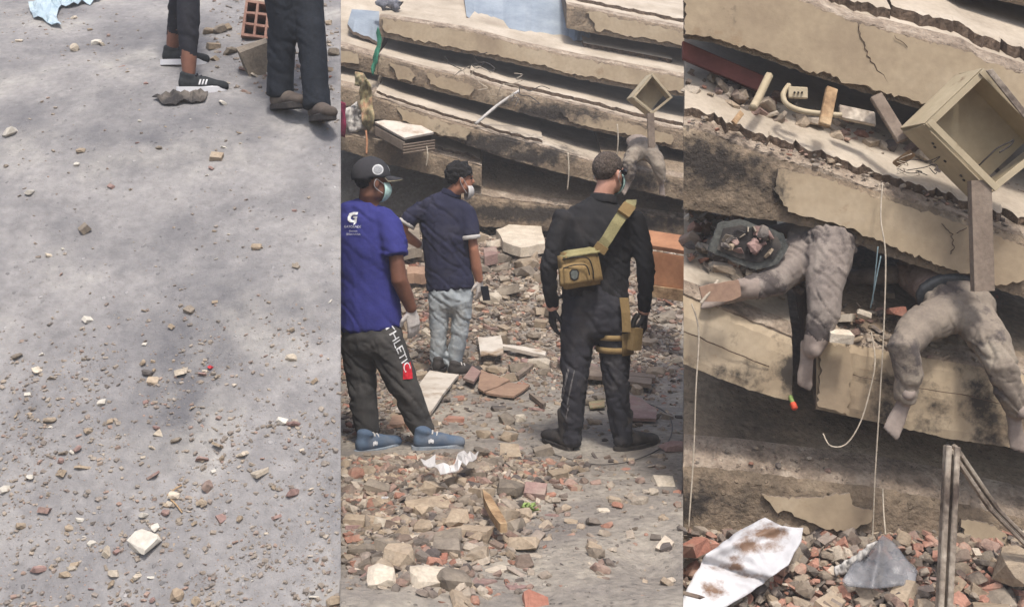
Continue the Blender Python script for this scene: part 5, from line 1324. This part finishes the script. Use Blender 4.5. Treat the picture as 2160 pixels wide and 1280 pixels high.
for s_ in (-1, 1):
    a0 = torB[2][0] + Vector((.16 * s_, .04, 0)); a1 = a0 + Vector((.15 * s_, .16, -.04)); a2 = a1 + Vector((.02 * s_, .2, .03))
    parts_ += [ring_tube([(a0, .055, .05), (a1, .045, .042), (a2, .03, .03)])] + hand("h", a2, (0, 1, .1), (0, 0, -1), None, None, .4, .95, s_)
hdB = Head(P(1780, 462, 5.86), 10, -60, .9); parts_ += hdB.parts(torB[3][0])
pB = fuse("person", parts_, .009, M_ashskin, None, 2)
tag(pB, "person covered in pale dust, one leg hanging into the gap between slab blocks", "person", "people trapped between the pit floors")
fuse("trousers", [ring_tube([(P(1735, 505, 5.12), .175, .12), (P(1742, 496, 5.22), .165, .115)]), ring_tube(legB1[:5], cap=.2), ring_tube(legB2, cap=.2)], .009, M_dusttr2, pB, 2, (.006, 8, 14), 41)
fuse("shirt", [ring_tube([(P(1744, 494, 5.24), .165, .115), (P(1752, 490, 5.34), .16, .11), (P(1768, 480, 5.52), .178, .115), (P(1773, 474, 5.64), .14, .1)])], .010, M_dustsh, pB, 2, (.008, 7, 12), 43)
hdB.hair(M_hairk, pB, -.07, .01, .06, 1.08)
# the far pile shows the same people small, beyond the men
D = 11.2
lf1 = [(K(1352, 318, .1), .11, .1), (K(1334, 330, -.05), .09, .085), (K(1326, 345, -.12), .074, .072), (K(1330, 366, -.10), .06, .06), (K(1327, 380, -.08), .045, .045)]
lf2 = [(K(1364, 318, .1), .11, .1), (K(1382, 334, -.05), .09, .085), (K(1390, 352, -.12), .074, .072), (K(1393, 372, -.10), .06, .06), (K(1396, 384, -.08), .045, .045)]
tf = [(K(1358, 316, .12), .16, .11), (K(1350, 304, .4), .155, .11), (K(1344, 298, .6), .16, .11)]
pf = fuse("person", [ring_tube(shrink(l, .03)) for l in (lf1, lf2, tf)] + foot(K(1327, 380, -.08), (-.5, -.4, -.7), (-.3, -.9, .3), .85) + foot(K(1396, 384, -.08), (.1, -.3, -1), (.1, -1, .1), .85) + Head(K(1340, 292, .85), 10, -60, .95).parts(tf[-1][0]), .012, M_ashskin, None, 1)
tag(pf, "person in khaki trousers among the far slabs beneath the small metal box", "person", "people trapped in the far pile")
fuse("trousers", [ring_tube(lf1, cap=.2), ring_tube(lf2, cap=.2), ring_tube([(K(1358, 318, .1), .17, .12), (K(1354, 310, .25), .165, .115)])], .013, M_dusttr, pf, 2, (.006, 9, 16), 51)

# ------------------------------------------------------------------ debris in the pit pile
D = 4.95
tr = empty("buckled_tray", P(1580, 560, 5.05)); tag(tr, "buckled dark tray full of debris lying on the sooty slab block", "tray")
plate_o = plate_px("tray_rim", [(1492, 528), (1512, 470), (1560, 462), (1650, 492), (1662, 520), (1640, 556), (1592, 568), (1540, 550)], lambda x: 5.0, .02, mat("burnt_tray", [S(62, 64, 62), S(96, 96, 90)], 8, .6, .6), tr, 2.0, 10, 4)
tray_inner = plate_px("tray_floor", [(1512, 526), (1526, 482), (1562, 474), (1640, 500), (1648, 520), (1632, 544), (1592, 554), (1546, 540)], lambda x: 4.975, .006, M_soled, tr, 4.0, 10, 3)
for i in range(30):
    x_, y_ = rr.uniform(1525, 1630), rr.uniform(486, 542); kd = rr.choice(['shard', 'chunk', 'shard'])
    c_ = PROTO[kd][i % 6].copy(); c_.materials.append(rr.choice([RUB[5], RUB[4], RUB[0], M_soled, RUB[1]])); q_ = link("debris_piece", c_)
    q_.location = P(x_, y_, 4.965); q_.scale = (rr.uniform(.03, .09),) * 3; q_.rotation_euler = (1.2 + rr.uniform(-.4, .4), rr.uniform(-.4, .4), rr.uniform(0, 6)); q_.parent = tr; q_.matrix_parent_inverse = tr.matrix_basis.inverted()
plate_px("tan_card", [(1474, 606), (1500, 598), (1556, 590), (1562, 624), (1530, 636), (1480, 634)], lambda x: 4.86, .02, M_brownboard, None, 3.0, 10, 3)
tc = bpy.data.objects[-1] if False else [o for o in COL.objects if o.name.startswith("tan_card")][0]; tag(tc, "tan piece of board lying over the dusty foot on the slab", "board"); recenter(tc)
wire("pale_rod", [P(1514, 592, 4.9), P(1500, 612, 4.85), P(1478, 640, 4.84)], .008, M_wire, "thin pale rod poking from under the tan board", "rod")
wire("pipe", [P(1588, 228, 5.06), P(1600, 206, 5.12), P(1622, 160, 5.25)], .022, M_enamel, "cream broken pipe leaning out of the upper gap", "pipe")
wire("curved_pipe", [P(1664, 180, 5.2), P(1652, 200, 5.14), P(1662, 222, 5.1), P(1700, 236, 5.08), P(1776, 244, 5.04)], .014, M_enamel, "bent cream conduit in the upper gap", "pipe")
sb = empty("socket_plate", P(1684, 200, 5.12)); tag(sb, "cream electrical socket plate hanging in the upper gap", "socket")
panel3("cover", P(1663, 182, 5.14), P(1704, 184, 5.12) - P(1663, 182, 5.14), P(1663, 206, 5.13) - P(1663, 182, 5.14), .02, M_enamel, sb)
for x in (1676, 1684, 1692): wire("socket_hole", [P(x, 195, 5.10), P(x, 195, 5.135)], .005, M_eye, None, parent=sb)
panel3("red_beam", P(1440, 86, 5.45), P(1612, 160, 5.42) - P(1440, 86, 5.45), P(1440, 124, 5.45) - P(1440, 86, 5.45), .06, M_red, None, "dark red painted beam under the cream plastered beam", "beam")
for i, (a, b, r, m, lab) in enumerate([((1752, 190), (1736, 268), .028, M_wood, "broken wooden stub upright in the upper gap"), ((1846, 205), (1904, 300), .03, M_wood2, "dark timber brace leaning beside the metal box"),
                                       ((1562, 240), (1545, 262), .014, M_wood, "short wood splinter on the screed edge"), ((1890, 345), (1926, 320), .02, M_wood, "chip of wood below the metal box's corner")]):
    A_, B_ = P(*a, 5.12), P(*b, 5.02); u_ = (B_ - A_).normalized(); s_ = u_.cross(Y).normalized() * r
    panel3("wood_stub", A_ - s_, B_ - A_, s_ * 2, r, m, None, lab, "timber")
panel3("metal_bar", P(1770, 220, 5.2), P(1846, 236, 5.16) - P(1770, 220, 5.2), P(1772, 248, 5.18) - P(1770, 220, 5.2), .03, M_rust, None, "grey box section lying deep in the upper gap", "metal bar")
bl = empty("slim_bottle", P(1676, 860, 4.95)); tag(bl, "green bottle neck with an orange red cap sticking out of the gap", "bottle")
wire("neck", [P(1646, 776, 5.16), P(1660, 812, 5.05), P(1668, 838, 4.99), P(1673, 852, 4.96)], .011, M_leaf, None, parent=bl)
wire("cap", [P(1672, 850, 4.962), P(1677, 862, 4.94)], .015, mat("orange_cap", [S(196, 78, 52)], 5, 0, .6), None, parent=bl)
# scorched enamel sheet, bent
def bent_sheet(name, corners, d, m, label, cat, amp, th=.006, seed=1.0, n=26):
    """sheet between four pixel corners at their own depths, dented"""
    c = [P(x, y, dd) for (x, y), dd in zip(corners, d)]; v, f = [], []
    for i in range(n + 1):
        for j in range(n + 1):
            s_, t_ = i / n, j / n; p = (c[0].lerp(c[1], s_)).lerp(c[3].lerp(c[2], s_), t_)
            q = p + Vector((0, -1, .3)) * (amp * math.sin(math.pi * s_) * .8 * math.sin(math.pi * t_) + amp * .5 * noise.noise(p * 3.2 + Vector((seed, 0, 0))) + amp * .25 * noise.noise(p * 9) - amp * .5 * math.exp(-((t_ - .55 - .2 * (s_ - .5)) / .07) ** 2))
            e = min(s_, 1 - s_, t_, 1 - t_)
            if e == 0: q += Vector((.012 * noise.noise(p * 14), 0, .014 * noise.noise(p * 12 + Vector((5, 0, 0)))))
            v.append(q)
    for i in range(n):
        for j in range(n): a = i * (n + 1) + j; f.append((a, a + 1, a + n + 2, a + n + 1))
    o = link(name, mesh(name, v, f, True), m); s2 = o.modifiers.new("thickness", 'SOLIDIFY'); s2.thickness = th
    tag(o, label, cat); recenter(o); return o
def sheet_outline(name, pts, dfun, m, label, cat, amp, sub=9, th=.005, seed=1.0, freq=2.6, folds=(), soot_shade=None):
    """dented sheet from its outline, each point at its own depth"""
    bm = bmesh.new(); o2 = jag_outline(pts, 14, 4, seed); me = bpy.data.meshes.new(name)
    bm.faces.new([bm.verts.new((x, y, 0)) for x, y in o2]); bmesh.ops.triangulate(bm, faces=bm.faces[:])
    for _ in range(6): bmesh.ops.subdivide_edges(bm, edges=[e for e in bm.edges if e.calc_length() > sub], cuts=1); bmesh.ops.triangulate(bm, faces=bm.faces[:])
    for v in bm.verts:
        x, y = v.co.x, v.co.y; p = P(x, y, dfun(x, y))
        k = amp * (noise.noise(p * freq + Vector((seed, 0, 0))) + .35 * noise.noise(p * freq * 3.3 + Vector((0, seed, 0))) + .12 * noise.noise(p * freq * 9))
        for (x0, y0, x1, y1, h, wd) in folds:
            L2 = math.hypot(x1 - x0, y1 - y0); t = ((x - x0) * (y1 - y0) - (y - y0) * (x1 - x0)) / L2; k += h * math.exp(-(t / wd) ** 2)
        v.co = P(x, y, dfun(x, y) - k)
    bmesh.ops.recalc_face_normals(bm, faces=bm.faces); bm.to_mesh(me); bm.free()
    me.polygons.foreach_set('use_smooth', [True] * len(me.polygons))
    if soot_shade: set_attr(me, 'soot_shade', [soot_shade(v.co) for v in me.vertices])
    o = link(name, me, m); s2 = o.modifiers.new("thickness", 'SOLIDIFY'); s2.thickness = th
    tag(o, label, cat); recenter(o); return o
sheet_outline("enamel_sheet", [(1434, 1276), (1450, 1238), (1490, 1168), (1560, 1118), (1614, 1090), (1650, 1108), (1694, 1112), (1690, 1140), (1662, 1190), (1610, 1230), (1560, 1262), (1500, 1300), (1440, 1310)],
              lambda x, y: 4.86 - (y - 1090) * .0018, M_white, "white enamel metal sheet with brown scorch marks leaning on rubble", "metal sheet", .06, seed=3.0, folds=((1500, 1190, 1640, 1236, -.05, 9), (1488, 1170, 1650, 1108, .03, 10)), soot_shade=soot_shade_px([(1622, 1122, 46, 20, .8), (1578, 1150, 40, 20, .75), (1540, 1176, 30, 10, .5), (1545, 1196, 40, 9, .8), (1590, 1214, 40, 9, .75), (1508, 1240, 38, 26, .75), (1620, 1150, 30, 14, .5)]))
sheet_outline("clear_sheet", [(1776, 1224), (1796, 1190), (1826, 1160), (1862, 1128), (1884, 1140), (1908, 1172), (1936, 1204), (1930, 1232), (1850, 1240), (1790, 1236)],
              lambda x, y: 4.86 - (y - 1128) * .0018, M_plastic, "clear scuffed plastic sheet standing in the pit rubble", "plastic sheet", .05, seed=6.0, folds=((1862, 1128, 1840, 1240, .04, 12),))
cloth_px("burnt_fabric", [(1760, 1196), (1790, 1180), (1820, 1160), (1836, 1148), (1852, 1140), (1842, 1158), (1812, 1184), (1790, 1206), (1764, 1214)], 4.76, M_sack, "cream rag draped beside the clear plastic sheet", "rag", .03)
# bent steel frame
fr = empty("bent_frame", P(1990, 1280, 4.5)); tag(fr, "bent rusty steel door frame standing in the pit rubble", "frame")
def profile(name, a, b, da, db, w_, dep, m, parent):
    A_, B_ = P(*a, da), P(*b, db); u_ = (B_ - A_); s_ = u_.cross(Y).normalized() * w_
    panel3(name, A_ - s_, u_, s_ * .8, dep, m, parent); panel3(name, A_ + s_ * .2, u_, s_ * .8, dep, m, parent)
    panel3("web", A_ - s_ * .3 + Vector((0, .03, 0)), u_, s_ * .6, .01, M_soled, parent)
profile("upright", (1986, 1300), (2004, 940), 4.45, 4.6, .032, .04, M_rust, fr)
profile("bent_rail", (2004, 940), (2092, 1070), 4.6, 4.62, .022, .035, M_rust, fr)
profile("bent_rail", (2092, 1070), (2220, 1200), 4.62, 4.6, .020, .035, M_rust, fr)
# pit rubble
pts = []
for _ in range(5200):
    d = rr.uniform(4.1, 5.15); px = rr.uniform(1446, 2300); x = (px - CX) / F * d
    s = .02 + .07 * rr.random() ** 2; k = rr.choice(['chunk', 'shard', 'shard', 'block', 'chunk'])
    pts.append(((x, d, pit_z(x, d) + rr.uniform(-.02, .05)), s * (1.3 if k == 'shard' else 1), k, rcol() if rr.random() > .2 else S(186, 142, 126)[:3], tiltrot(rr, .9)))
for _ in range(700):      # crumbs on the slab lips and between the people
    px = rr.uniform(1450, 2158); L_ = rr.choice([0, 1, 2, 2, 2])
    if L_ == 0: y, d = pl([(1442, 262), (1700, 348), (2060, 464), (2160, 494)], px), rr.uniform(5.05, 5.14)
    elif L_ == 1: y, d = pl([(1442, 982), (1700, 1008), (2160, 1088)], px), rr.uniform(5.12, 5.25)
    else:
        px = rr.uniform(1750, 2158); y, d = pl([(1722, 700), (1750, 716), (1900, 748), (2160, 792)], px), rr.uniform(4.97, 5.3)
    sl = (.62, .62, .45)[L_]; b = P(px, y, 4.95 if L_ == 2 else (5.03 if L_ == 0 else 5.09)); s = .008 + (.03 if L_ < 2 else .055) * rr.random() ** 4
    dd = d - b.y; pts.append(((b.x + SEAM * dd, d, b.z + dd * sl - .004), s, rr.choice(['chunk', 'shard', 'chunk']), rcol(), tiltrot(rr, .5)))
for _ in range(900):      # crushed debris packed deep in the gaps between the floors
    L_ = rr.choice([0, 1, 1])
    px = rr.uniform(1450, 2200)
    if L_ == 0: b, sl, d = P(px, pl([(1442, 266), (1700, 352), (2060, 470), (2420, 580)], px), 5.03), .52, rr.uniform(5.34, 5.62)
    else: b, sl, d = P(px, pl([(1442, 624), (1682, 718), (1722, 700), (1900, 748), (2160, 792), (2420, 850)], px), 4.96), (.62 if px < 1682 else .45), rr.uniform(5.22, 5.6)
    if L_ == 1 and px > 1640 and rr.random() < .85: continue
    dd = d - b.y; s = .02 + .09 * rr.random() ** 2
    pts.append(((b.x + SEAM * dd, d, b.z + dd * sl + rr.uniform(-.02, .06)), s, rr.choice(['chunk', 'shard', 'block', 'chunk']), rcol(), tiltrot(rr, .9)))
stuff_rubble("pit_rubble", pts, "small broken tile and mortar filling the pit below the slabs")
PM = [(1500, 1200, 'the scorched enamel sheet'), (1730, 1200, 'the foot of the enamel sheet'), (1850, 1200, 'the clear plastic sheet'), (1990, 1200, 'the bent frame upright'), (2120, 1200, 'the bent rail')]
for i in range(46):
    d = rr.uniform(4.35, 4.95); px = rr.uniform(1450, 2155); x = (px - CX) / F * d
    kind, mi, nm = rr.choice(KIND[:5] + [KIND[4], KIND[7]]); s = rr.uniform(.07, .17)
    place(nm, rr.choice(PROTO[kind]), RUB[mi], (x, d, pit_z(x, d) + .02), s, tiltrot(rr, .6), SZ(s, .1, .14) + " " + ADJ[nm] + " in the pit near " + near_mark(px, 1200, PM), CAT[nm], ADJ[nm] + "s in the pit near " + near_mark(px, 1200, PM))
for i, (px, py, d, s, mi, kd, lab) in enumerate([(1770, 704, 4.86, .11, 2, 'block', "white plaster lump on the corner of the stained slab block"), (1820, 660, 5.06, .1, 2, 'chunk', "pale round stone in the dark gap by the wires"), (1785, 668, 5.1, .09, 2, 'block', "pale block in the dark gap by the hanging leg"),
        (1470, 1150, 4.8, .13, 3, 'block', "orange tile piece beside the scorched enamel sheet"), (2140, 1190, 4.7, .2, 1, 'chunk', "sandy chunk at the foot of the bent rail"), (1520, 560, 5.05, .12, 1, 'chunk', "tan stone beside the buckled tray"), (1890, 650, 5.12, .12, 3, 'chunk', "red brick chunk beside the khaki trousers")]):
    p = P(px, py, d); place("loose_piece", PROTO[kd][i % 6], RUB[mi], p - Vector((0, 0, s * .3)), s, (0.2, .1, i * 1.3), lab, "rubble", None)

# ------------------------------------------------------------------ stones and litter on the bank
WH = mat("pale_stone", [S(176, 170, 158), S(204, 198, 186)], 12, .4, .95, 60, .08, rnd=.08)
def bput(px, py, s, kind, m, nm, lab, cat, group=None, rot=None, sc=None, idx=None):
    p = bank_at(px, py); o = place(nm, PROTO[kind][rr.randrange(len(PROTO[kind])) if idx is None else idx], m, (p.x, p.y, p.z - s * .1), s, rot or tiltrot(rr, .3), lab, cat, group)
    if sc: o.scale = sc
    o.rotation_euler.x += .55
    return o
SINGLE = [(28, 283, .085, 'chunk', WH, "largest cream stone on the bank, lying alone"), (62, 407, .06, 'chunk', WH, "round white stone on the bare middle of the bank"), (183, 484, .075, 'block', RUB[0], "squarish grey stone on the bare bank"),
          (457, 333, .075, 'block', RUB[1], "flat brown stone below the person in leggings"), (512, 280, .08, 'stick', RUB[1], "brown sliver of stone between the two standing people"), (545, 993, .11, 'shard', RUB[2], "large pale triangular shard low on the bank"),
          (308, 1145, .10, 'chunk', WH, "big cream stone low on the bank beside a dark hole"), (425, 970, .075, 'shard', RUB[4], "pink tile shard left of the pale triangular shard"), (322, 1000, .08, 'shard', RUB[4], "pink flat stone with a pale rim low on the bank"),
          (472, 1086, .075, 'shard', RUB[4], "five sided mauve tile shard low on the bank"), (622, 1043, .06, 'chunk', RUB[4], "reddish stone right of the pale triangular shard"), (468, 940, .10, 'shard', RUB[1], "tan splinter above the pale triangular shard"),
          (537, 158, .10, 'shard', RUB[2], "grey flat tile piece beside the leaning concrete chunk"), (566, 160, .055, 'chunk', M_paper, "bright white stone beside the dark jeans"), (468, 219, .05, 'chunk', WH, "white pebble at the toe of the sneaker"),
          (170, 320, .05, 'chunk', RUB[1], "brown pebble on the upper bank"), (255, 140, .06, 'shard', RUB[3], "orange tile shard on the upper bank"), (160, 105, .07, 'chunk', RUB[2], "pale lump with moss near the plastic film"),
          (340, 916, .08, 'shard', RUB[2], "pale green flat shard low on the bank"), (310, 790, .05, 'chunk', RUB[5], "dark grey pebble on the lower bank"), (386, 786, .06, 'block', RUB[2], "pale square pebble beside the red scrap"), (426, 790, .06, 'shard', RUB[4], "pink shard touching the red scrap"),
          (180, 985, .09, 'shard', RUB[1], "broad tan shard embedded in the lower bank"), (205, 92, .06, 'chunk', WH, "white lump on the upper bank left of the leggings"), (212, 95, .05, 'chunk', RUB[2], "pale lump beside the white lump on the upper bank")]
for (px, py, s, kd, m, lab) in SINGLE: bput(px, py, s, kd, m, "stone" if kd == 'chunk' else "stone_piece", lab, "stone")
bput(443, 775, .035, 'chunk', M_redp, "red_scrap", "tiny bright red scrap of plastic on the bank", "scrap")
BM = [(q[0], q[1], 'the ' + q[5].split(' on the')[0].split(' lying')[0].split(' low')[0].split(' beside')[0].split(' embedded')[0].split(' between')[0].split(' touching')[0]) for q in SINGLE]
for i in range(150):
    px = rr.uniform(4, 712); py = 640 + 630 * rr.random() ** .7 if rr.random() < .72 else rr.uniform(20, 640)
    if py > 640 and rr.random() < .5: px = rr.uniform(60, 480)
    m = rr.choice([WH, RUB[2], RUB[1], RUB[4], RUB[0], RUB[1]]); nm = {WH: "pebble", RUB[2]: "pale_pebble", RUB[1]: "tan_pebble", RUB[4]: "mauve_pebble", RUB[0]: "grey_pebble"}[m]
    low = py > 640
    sz_ = rr.uniform(.014, .045) * (1.15 if low else 1); lm = near_mark(px, py, BM); cw = {"pebble": "white", "pale_pebble": "pale plaster", "tan_pebble": "tan", "mauve_pebble": "mauve", "grey_pebble": "grey"}[nm]
    bput(px, py, sz_, rr.choice(['chunk', 'chunk', 'shard', 'block']), m, nm, SZ(sz_, .024, .036) + " " + cw + " pebble near " + lm, "pebble", cw + " pebbles near " + lm)
pts = []
for _ in range(15000):
    py = 640 + 650 * rr.random() ** .8 if rr.random() < .7 else rr.uniform(0, 640); px = rr.uniform(-40, 716)
    den = (.9 if py > 640 else .28) * (.35 + .65 * smooth(-.15, .25, noise.noise(Vector((px * .008, py * .008, 3))))) + (.6 if (py < 200 and px > 440) or (py < 130 and px < 260) else 0)
    if rr.random() > den: continue
    p = bank_at(px, py); s = .004 + .020 * rr.random() ** 4 + (.03 * rr.random() ** 2 if py < 200 and px > 440 else 0)
    pts.append(((p.x, p.y, p.z - s * .15), s, rr.choice(['chunk', 'chunk', 'shard', 'block']), tuple(.45 * a + .55 * b for a, b in zip(rcol(), S(164, 158, 152)[:3])), (tiltrot(rr, .5)[0] + .5, tiltrot(rr, .5)[1], rr.uniform(0, 6.28))))
stuff_rubble("bank_grit", pts, "fine grit and tiny stones scattered over the earth bank")
for i in range(34):
    px, py = rr.uniform(440, 712), rr.uniform(30, 190)
    kd, mi, nm = rr.choice(KIND[:5]); sz_ = rr.uniform(.035, .10)
    bput(px, py, sz_, kd, RUB[mi], nm, SZ(sz_, .055, .08) + " " + ADJ[nm] + (" near the hollow brick" if px < 600 else " behind the dark jeans") , CAT[nm], ADJ[nm] + "s on top of the bank")
# hollow clay brick
def hollow_brick():
    p = bank_at(542, 84); bm = bmesh.new(); W_, H_, L_, t_ = .235, .245, .26, .016
    def bxx(x0, x1, z0, z1):
        for v in bmesh.ops.create_cube(bm, size=1)['verts']: v.co = Vector(((x0 + x1) / 2 + v.co.x * (x1 - x0), v.co.y * L_, (z0 + z1) / 2 + v.co.z * (z1 - z0)))
    for i in range(4): x = -W_ / 2 + (W_ - t_) * i / 3; bxx(x, x + t_, 0, H_)
    for i in range(4):
        z = (H_ - t_) * i / 3
        for j in range(3): x = -W_ / 2 + (W_ - t_) * j / 3 + t_; bxx(x, x + (W_ - t_) / 3 - t_, z, z + t_)
    for v in bm.verts: v.co += Vector((noise.noise(v.co * 9), noise.noise(v.co * 7), noise.noise(v.co * 8))) * .006
    me = bpy.data.meshes.new("hollow_brick"); bm.to_mesh(me); bm.free(); o = link("hollow_brick", me, M_brick); o.location = (p.x, p.y + .10, p.z - .01); o.rotation_euler = (-.15, .1, .16)
    tag(o, "hollow clay brick with nine square holes behind the dark jeans", "brick")
    q = bpy.data.meshes.new("dummy")
    back = panel3("inner_web", Vector((-W_ / 2 + .004, .06, .004)), Vector((W_ - .008, 0, 0)), Vector((0, 0, H_ - .008)), .01, M_brick); back.parent = o
    top = link("mortar_cap", PROTO['block'][2].copy(), RUB[2]); top.scale = (.26, .3, .09); top.location = (0, 0, H_ - .01); top.parent = o
hollow_brick()
p = bank_at(560, 150); o = place("concrete_chunk", PROTO['block'][1], RUB[0], (p.x, p.y + .02, p.z - .03), .3, (.35, -.5, .3), "big leaning concrete chunk beside the hollow brick", "rubble", None); o.scale = (.22, .16, .50)
crumple("plastic_film", [(60, 20), (100, 2), (170, -10), (215, 0), (190, 12), (130, 20), (120, 40), (130, 62), (110, 58), (90, 46), (70, 44)], M_bag, "torn pale blue plastic film on the upper bank", "plastic film", .05, .02, .002, bank_at, 12, 5)
crumple("dark_sheet", [(322, 214), (350, 200), (390, 196), (440, 200), (432, 218), (380, 226), (340, 226)], M_soled, "flattened dark rag under the black sneaker", "rag", .025, .008, .006, bank_at, 12, 7)
for i, (a, b, lab) in enumerate([((352, 1050), (384, 1028), "short pale straw on the lower bank"), ((360, 1058), (384, 1086), "thin straw crossing below the short pale one")]):
    wire("straw", [bank_at(*a) + Z * .01, bank_at((a[0] + b[0]) / 2, (a[1] + b[1]) / 2) + Z * .014, bank_at(*b) + Z * .01], .003, M_wood, lab, "straw")

# ------------------------------------------------------------------ cracks in the plaster, parts of their floors
def crack(px_pts, d0, key, r=.0028, amp=3):
    root = [o for o in COL.objects if o.get("label", "").startswith(key)][0]
    pts_ = []
    for i in range(len(px_pts) - 1):
        for k in range(6):
            t = k / 6; x = px_pts[i][0] * (1 - t) + px_pts[i + 1][0] * t; y = px_pts[i][1] * (1 - t) + px_pts[i + 1][1] * t
            pts_.append(P(x + rr.uniform(-amp, amp), y + rr.uniform(-amp * .5, amp * .5), d0))
    link("crack", tube_mesh("crack", pts_, r, M_screed, 4, 1), None, root).matrix_parent_inverse = root.matrix_basis.inverted()
crack([(1809, 50), (1818, 82), (1834, 124), (1862, 160), (1884, 194), (1898, 212)], 5.242, "big cream plastered")
crack([(1885, 76), (1920, 104)], 5.23, "big cream plastered", .0018)
crack([(1985, 470), (2008, 494), (2012, 520), (2004, 540)], 4.966, "heavy slab beam")
crack([(2040, 480), (2012, 496)], 4.96, "heavy slab beam", .002)
crack([(1444, 698), (1540, 740), (1640, 780)], 4.975, "sooty slab block", .003, 2)
crack([(1800, 790), (1900, 812), (2050, 836), (2150, 862)], 4.905, "stained slab block", .002, 2)

# ------------------------------------------------------------------ dust in the air
bm = bmesh.new(); bmesh.ops.create_cube(bm, size=1)
for v in bm.verts: v.co = Vector((v.co.x * 30, 7 + v.co.y * 34, 1.9 + v.co.z * 7.2))
me = bpy.data.meshes.new("haze"); bm.to_mesh(me); bm.free()
hm = bpy.data.materials.new("dust_haze"); hm.use_nodes = True; hn = hm.node_tree; hn.nodes.clear()
pv = hn.nodes.new("ShaderNodeVolumePrincipled"); pv.inputs["Color"].default_value = (.92, .88, .84, 1); pv.inputs["Density"].default_value = .008; pv.inputs["Anisotropy"].default_value = .2
ho = hn.nodes.new("ShaderNodeOutputMaterial"); hn.links.new(pv.outputs[0], ho.inputs["Volume"])
hz_ = link("haze", me, hm); tag(hz_, kind='stuff'); hz_["label"] = "thin pale dust hanging in the air"
